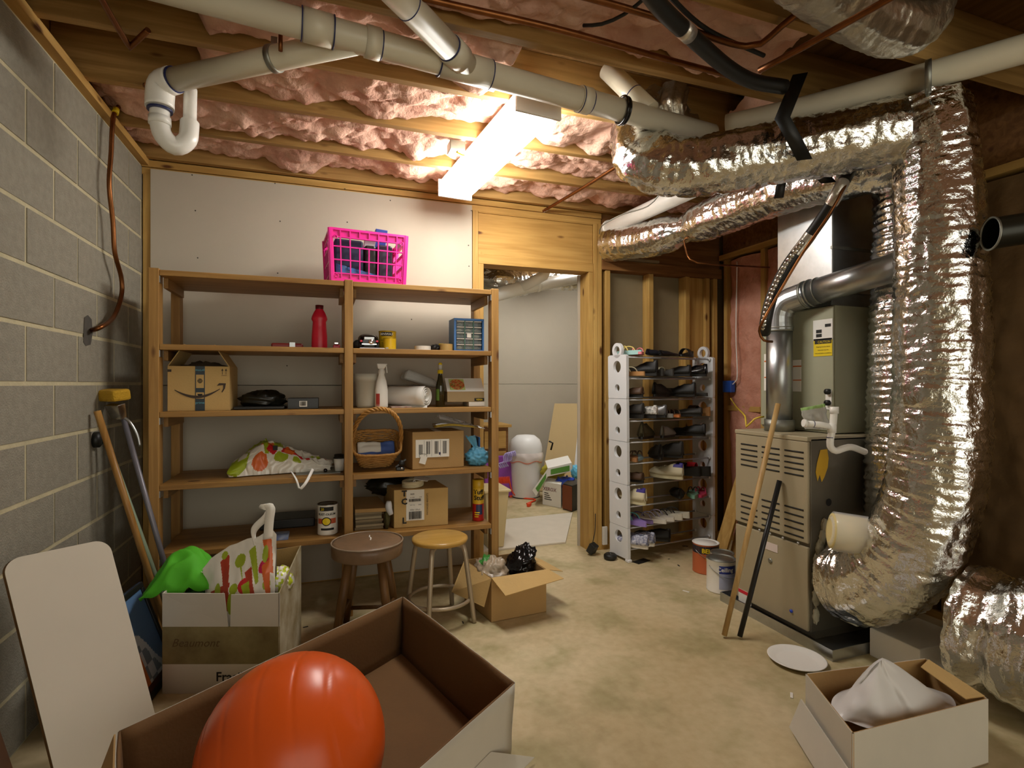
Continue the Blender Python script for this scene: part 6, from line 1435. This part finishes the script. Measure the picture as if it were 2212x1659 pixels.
def pf(a, b):
    th = 2*PI*a; base = ce2+V((.0, 0, .15)); r0 = 1-b; pk = at(1905, 1425, t=1.72)
    e = V((math.cos(th)*.24, math.sin(th)*.12, 0)); top = pk-base
    n = .03*(1-2*abs(noise.noise(V((math.cos(th)*1.3, math.sin(th)*1.3, b*1.2)))))+.012*noise.noise(V((math.cos(th)*2.5, math.sin(th)*2.5, b*5)))
    return base+e*(r0**.8)+top*(b**1.3)*1.0+V((n*(1-b*.6), n*.7*(1-b*.6), 0))
MB().grid(pf, 70, 30).build('plastic_bag', mat('milky_film', '#e8e6e4', .28, trans=.08, spec=.6), label='peaked milky plastic bag standing in the white carton', cat='bag')
# filter roll bag behind the furnace duct
c = at(1850, 1155, t=2.28); fr0 = thing('wrapped_roll', 'tan roll in a clear plastic wrap between furnace and duct', 'roll', c-V((0, 0, .08)))
ax = V((.75, -.55, -.1)).normalized(); MB().tube([c-ax*.1, c-ax*.095, c+ax*.07], [.06, .075, .075], 32).build('roll', mat('tan_foam', '#d8c588', .7), fr0)
MB().lathe([(0, 0), (0.001, 0)], c, 4).build('core_mark', M_ink, fr0)
MB().tube([c-ax*.105, c-ax*.09, c+ax*.085, c+ax*.13, c+ax*.17], [.05, .083, .084, .07, .05], 28, caps=False).build('wrap', M_clear, fr0)
MB().box((2.31, 1.52, 0), (2.62, 1.735, .125)).build('white_box', M_white, label='low white box on the floor under the right duct', cat='box', bevel=.004)
# wall adapters near the door post
p = V((1.80, 3.40, 0)); ch_ = thing('power_adapter', 'small black power adapter with a cord by the door post', 'adapter', p)
MB(Tm(p+V((0, 0, .048)), .5, .5)).box((-.03, -.025, -.035), (.03, .025, .035)).build('body', M_black, ch_, bevel=.005)
MB().tube(crom([p+V((.0, 0, .08)), p+V((.03, .02, .16)), p+V((.05, .05, .28))], .02), .003, 6).build('cord', M_blk, ch_)
MB().lathe([(0, 0), (.035, 0), (.045, .012), (.045, .03), (.035, .04), (.012, .04), (.012, .03), (0, .03)], (1.875, 3.28, 0), 24).build('cord_reel', M_blk, label='flat black coil on the floor in front of the door post', cat='coil')
MB().box((1.925, 3.47, .04), (1.96, 3.487, .17)).build('note_card', M_paper, label='white card stuck behind the shoe rack foot', cat='card')
for (u, v, rz_, lb) in ((1385, 1213, .3, 'dark flat scrap on the floor in front of the shoe rack'),):
    p = at(u, v, z=0); MB(Tm(p, rz_)).box((-.06, -.03, .0005), (.06, .03, .004)).build('dark_tile', M_black, label=lb, cat='scrap')
for i, (u, v, s_) in enumerate(((1445, 1208, .008), (1466, 1222, .014), (1480, 1180, .02), (1710, 1503, .02), (1482, 1278, .02), (660, 1355, .012), (1000, 1345, .012))):
    p = at(u, v, z=0); MB(Tm(p, i*1.3)).box((-s_, -s_*.25, .0005), (s_, s_*.25, .003)).build('debris', (M_paper if i in (3, 4) else M_ink), label=['tiny dark chip under the rack front', 'dark splinter on the floor near the cans', 'thin dark strip on the floor under the rack', 'pale wood chip on the floor by the white carton', 'white paper scrap on the floor before the cans', 'dark scrap on the floor left of the brown stool', 'dark scrap on the floor under the metal stool'][i], cat='debris')
# ---------------------------------------------------------------- room beyond the doorway
g = at(1170, 1172, z=0); MB().hexa([V((1.03, 3.72, .001)), V((1.74, 3.72, .001)), V((2.2, 4.55, .001)), V((1.1, 4.5, .001)), V((1.03, 3.72, .012)), V((1.74, 3.72, .012)), V((2.2, 4.55, .012)), V((1.1, 4.5, .012))]).build('floor_board', mat('pale_board', '#cfc5b4', .8, var=.08, vs=9), label='pale flat sheet lying on the floor beyond the doorway', cat='board')
c = at(1150, 1080, z=0)+V((0, .2, 0)); k = 5.62/F; H = 138*k; R = 37*k
tcn = thing('trash_can', 'white round trash can with a domed lid beyond the doorway', 'trash can', c)
MB().lathe([(0, .0), (R*.82, 0), (R*.85, .012), (R*.98, H*.68)], c, 44).build('bin', M_whp, tcn)
MB().lathe([(R*1.0, H*.70), (R*1.0, H*.78), (R*.97, H*.84), (R*.85, H*.92), (R*.55, H*.985), (0, H*1.0)], c, 44).build('dome_lid', M_whp, tcn)
MB().grid(lambda a, b: c+V((math.cos(2*PI*a), math.sin(2*PI*a), 0))*(R*(1.02+.05*math.sin(PI*b))+.006*noise.noise(V((math.cos(2*PI*a)*4, math.sin(2*PI*a)*4, b*2))))+V((0, 0, H*(.72-.15*b*(1+.12*math.sin(2*PI*a*6))))), 60, 8, sel=lambda a, b: 1 if b > .82 else 0).build('bag_liner', [mat('liner_film', '#e8ddd8', .3, trans=.2), mat('liner_hem', '#e0917c', .4)], tcn)
MB().lathe([(R*.84, .0), (R*.86, .006), (R*.84, .012)], c, 44).build('base_ring', M_blk, tcn)
# orange cord reel
c = at(1098, 1075, z=0)+V((-.06, .1, 0)); rl = thing('cord_reel', 'orange extension cord reel standing left of the trash can', 'cord reel', c); M_or = mat('orange_cord', '#e2481c', .45)
for s in (-1, 1):
    for p0, p1 in (((s*.09, 0, .0), (s*.09, 0, .36)),): MB().bar(c+V(p0), c+V(p1), .03, .03, up=(0, 1, 0)).build('side_post', M_or, rl)
    MB().bar(c+V((s*.09, -.1, .012)), c+V((s*.09, .1, .012)), .03, .022).build('foot', M_or, rl)
MB().tube([c+V((-.11, 0, .36)), c+V((.11, 0, .36))], .017, 12).build('handle_bar', M_or, rl)
for k_ in range(9):
    MB().tube([c+V((-.068+.017*k_, .1*math.cos(t), .19+.1*math.sin(t))) for t in [2*PI*i/28 for i in range(28)]], .009, 7, closed=True).build('cord_turn', M_or, rl)
MB().tube(crom([c+V((.07, -.1, .2)), c+V((.1, -.12, .06)), c+V((.17, -.2, .012)), c+V((.28, -.33, .01)), at(1138, 1088, z=.01)], .03), .008, 8).build('loose_cord', M_or, rl)
MB(Tm(at(1143, 1090, z=.018), .9)).box((-.035, -.016, -.016), (.035, .016, .016)).build('plug', M_or, rl, bevel=.005)
# boxes at the right of the trash can
c0 = at(1172, 1090, z=0); c1 = at(1212, 1098, z=0)
xb0 = thing('paper_carton', 'white printed paper carton right of the trash can', 'box', (c0+c1)/2+V((.05, .1, 0)))
dv = V((.12, .22, 0)); hh = .235
MB().hexa([c0, c1, c1+dv, c0+dv, Z(c0, hh), Z(c1, hh), Z(c1+dv, hh), Z(c0+dv, hh)]).build('body', M_paper, xb0, bevel=.003)
xd = (c1-c0); nn = xd.cross(V((0, 0, 1))).normalized()
MB().text('XEROX', .05, Z(c0.lerp(c1, .4), .15)+nn*.0015, xd, (0, 0, 1), bold=.01).build('lettering', mat('maroon_ink', '#7a3a3a', .6), xb0)
for k_ in range(4): MB().slab([Z(c0.lerp(c1, .1), .06+.02*k_), Z(c0.lerp(c1, .5-.06*k_), .06+.02*k_), Z(c0.lerp(c1, .5-.06*k_), .068+.02*k_), Z(c0.lerp(c1, .1), .068+.02*k_)], nn*.001).build('print_line', M_ink, xb0)
e0 = at(1216, 1100, z=0); e1 = at(1236, 1106, z=0); e2 = at(1252, 1102, z=0)+V((.1, .05, 0))
sp_ = thing('speaker_box', 'dark wood speaker box at the edge of the doorway', 'speaker', (e0+e2)/2)
MB().hexa([e0, e1, e1+V((.25, .16, 0)), e0+V((.2, .25, 0)), Z(e0, .25), Z(e1, .25), Z(e1+V((.25, .16, 0)), .25), Z(e0+V((.2, .25, 0)), .25)]).build('cabinet', M_black, sp_, bevel=.004)
nn = (e1-e0).cross(V((0, 0, 1))).normalized(); MB().slab([Z(e0, .01)+nn*.001, Z(e1, .01)+nn*.001, Z(e1, .24)+nn*.001, Z(e0, .24)+nn*.001], nn*.006).build('front_face', mat('red_wood', '#7d3f22', .5), sp_)
# green and white carton on top
g0 = at(1158, 1065, t=5.35); g1 = at(1183, 1022, t=5.35); g2 = at(1235, 1012, t=5.3)
gcx = thing('green_white_carton', 'open white carton with green print lying on the paper carton', 'box', (g0+g2)/2-V((0, 0, .05)))
M_grn = mat('green_print', '#5a9438', .5)
MB().slab([g0, g1, g1+V((.15, .3, 0)), g0+V((.15, .3, 0))], (.004, 0, -.004)).build('flap', M_white, gcx)
wd = V((0, 0, .075)); up_n = V((-.35, -.2, .9)).normalized()
fl = MB().slab([g0+V((0, 0, -.03)), g1+V((0, 0, -.035)), g1+wd*.6, g0+wd*.4+V((-.04, 0, .0))], (.003, .004, 0)).build('end_panel', M_white, gcx)
MB().slab([g0.lerp(g1, .15)+V((0, -.004, -.02)), g0.lerp(g1, .85)+V((0, -.004, -.022)), g0.lerp(g1, .85)+V((0, -.004, .03)), g0.lerp(g1, .15)+V((-.025, -.004, .018))], (0, -.002, 0)).build('green_patch', M_grn, gcx)
MB().slab([g1+V((0, 0, -.035)), g2+V((0, 0, -.03)), g2+wd*.7, g1+wd*.6], (.003, .004, 0)).build('front_panel', M_white, gcx)
MB().slab([g1.lerp(g2, .12)+V((0, -.004, -.02)), g1.lerp(g2, .9)+V((0, -.004, -.018)), g1.lerp(g2, .9)+V((0, -.004, .036)), g1.lerp(g2, .12)+V((0, -.004, .032))], (0, -.002, 0)).build('green_patch', M_grn, gcx)
MB().slab([g1+wd*.6, g2+wd*.7, g2+wd*.7+V((.1, .3, .03)), g1+wd*.6+V((.1, .3, .03))], (0, 0, .004)).build('top_panel', M_white, gcx)
MB().blob(at(1222, 1042, t=5.45), (.1, .1, .05), .4, 4, 61).build('blue_bag', mat('royal_blue_film', '#2447b8', .35), label='royal blue plastic bag under the green white carton', cat='bag')
MB().blob(at(1245, 1020, t=5.2), (.045, .05, .06), .35, 4, 62).build('cyan_cloth', mat('cyan_cloth', '#5fb4d6', .5), label='light blue cloth hanging over the carton edge', cat='cloth')
MB().blob(at(1195, 1018, t=5.75), (.13, .1, .08), .2, 3, 63).build('olive_cushion', mat('olive_cushion', '#a59a2c', .8), label='round olive yellow cushion behind the carton', cat='cushion')
MB().blob(at(1217, 1010, t=5.8), (.06, .06, .06), .2, 3, 64).build('purple_ball', mat('deep_purple', '#3d2a66', .5), label='small deep purple ball behind the carton', cat='ball')
# leaning panel
a = at(1180, 1010, y=5.6); MB().slab([V((2.30, 5.6, .01)), V((2.7, 5.45, .01)), V((3.02, 5.8, .98)), V((2.64, 5.96, .98))], (.01, .012, 0)).build('leaning_panel', mat('tan_board', '#c2a878', .8), label='tan board leaning on the far wall', cat='board')
MB().slab([V((2.6, 5.36, .2)), V((2.85, 5.3, .2)), V((3.0, 5.5, .72)), V((2.76, 5.56, .72))], (.01, .02, 0)).build('wire_shelf_panel', mat('pale_grille', '#d4d2d0', .5), label='white slatted panel leaning at the edge of the doorway', cat='panel')
# folding frame behind trash can
MB().tube(crom([at(1128, 945, t=6.1), at(1120, 955, t=6.1), at(1112, 985, t=6.1), at(1106, 1040, t=6.05), V((2.02, 5.75, .01))], .03), .012, 8).build('chair_frame', M_blk, label='dark bent tube frame behind the trash can', cat='frame')
MB().tube([at(1186, 953, t=6.0), at(1194, 957, t=6.0), at(1190, 972, t=6.0)], .01, 8).build('hook', M_blk, label='dark angle hook right of the trash can lid', cat='hook')
# dresser, purple bins and hangers behind the shelf post
d0 = at(1080, 930, y=5.6); dsr = thing('dresser', 'brown wooden chest beyond the shelf post', 'dresser', V((1.62, 5.7, 0)))
xL_, xR_ = at(1040, 930, y=5.5).x, at(1098, 930, y=5.5).x; zt_ = at(1085, 923, y=5.5).z
MB().box((xL_, 5.5, .02), (xR_, 5.9, zt_)).build('body', W_dk, dsr, bevel=.004); MB().box((xL_-.02, 5.47, zt_), (xR_+.03, 5.9, zt_+.03)).build('top', W_x, dsr, bevel=.003)
for k_ in range(3): MB().box((xL_+.03, 5.488, .08+k_*.22), (xR_-.03, 5.499, .27+k_*.22)).build('drawer_front', W_x, dsr, bevel=.003)
for i, (u, v) in enumerate(((1086, 1000), (1095, 1000))):
    p = at(u, 1010, t=5.45+.08*i); hg = thing('hanger_bundle', ['lilac plastic hangers bundled behind the cord reel', 'second bundle of lilac hangers next to the first'][i], 'hanger', V((p.x, p.y, 0)))
    for k_ in range(3):
        o = V((p.x+.025*k_, p.y+.02*k_, 0)); zz = at(u, 985, t=5.45).z
        MB().tube(crom([o+V((-.02, 0, .36)), o+V((-.05, 0, zz-.08)), o+V((.01, 0, zz-.06)), o+V((.01, 0, zz)), o+V((.05, 0, zz+.03)), o+V((.06, 0, zz-.02))], .02), .007, 7).build('hanger', mat('lilac_plastic', '#b3a6e0', .4), hg)
MB().box((1.6, 5.42, .01), (1.95, 5.46, .45)).build('purple_bin', mat('purple_bin', '#8a3fa0', .5), label='purple fabric bin front behind the hangers', cat='bin', bevel=.01)
# beige bin right behind the shelf
bx0 = at(1046, 1062, y=3.75); bx1 = at(1097, 1062, y=3.75); bn = thing('waste_bin', 'tall beige plastic bin just beyond the doorway behind the shelf', 'bin', V(((bx0.x+bx1.x)/2, 3.85, 0)))
zt_ = at(1075, 1062, y=3.75).z; M_bg = mat('beige_plastic', '#cdb98a', .5)
MB().hexa([V((bx0.x+.03, 3.75, .013)), V((bx1.x-.03, 3.75, .013)), V((bx1.x-.03, 3.98, .013)), V((bx0.x+.03, 3.98, .013)), V((bx0.x, 3.72, zt_)), V((bx1.x, 3.72, zt_)), V((bx1.x, 4.0, zt_)), V((bx0.x, 4.0, zt_))]).build('body', M_bg, bn, bevel=.008)
MB().box((bx0.x-.01, 3.705, zt_), (bx1.x+.012, 4.01, zt_+.018)).build('rim', M_bg, bn, bevel=.005)
# ducts and pipe beyond the doorway
duct('foil_duct', 'foil duct glimpsed through the top left of the doorway', [at(1030, 600, t=4.3), at(1075, 607, t=4.25), at(1120, 612, t=4.4), at(1160, 600, t=4.7)], .1, 11, wr=.01, n=40)
duct('foil_duct', 'second foil duct glimpsed through the top right of the doorway', [at(1090, 585, t=4.75), at(1150, 592, t=4.9), at(1215, 600, t=5.0), at(1290, 600, t=5.1)], .11, 12, wr=.01, n=40)
vpf = thing('drain_pipe', 'white drain pipe with a wye glimpsed through the doorway', 'pipe', at(1130, 620, t=4.3))
MB().tube([at(1040, 645, t=4.0), at(1130, 622, t=4.25), at(1290, 592, t=4.7)], .05, 20).build('pipe_run', M_pvcb, vpf)
MB().tube([at(1125, 622, t=4.22), at(1175, 595, t=4.25), at(1185, 570, t=4.25)], .042, 20).build('branch', M_pvcb, vpf)
mb = MB(); ring(mb, at(1128, 622, t=4.25), V((1, .2, .1)), .056, .03, 0); ring(mb, at(1160, 616, t=4.33), V((1, .2, .1)), .056, .03, 0); mb.split('coupling', M_pvcb, vpf)
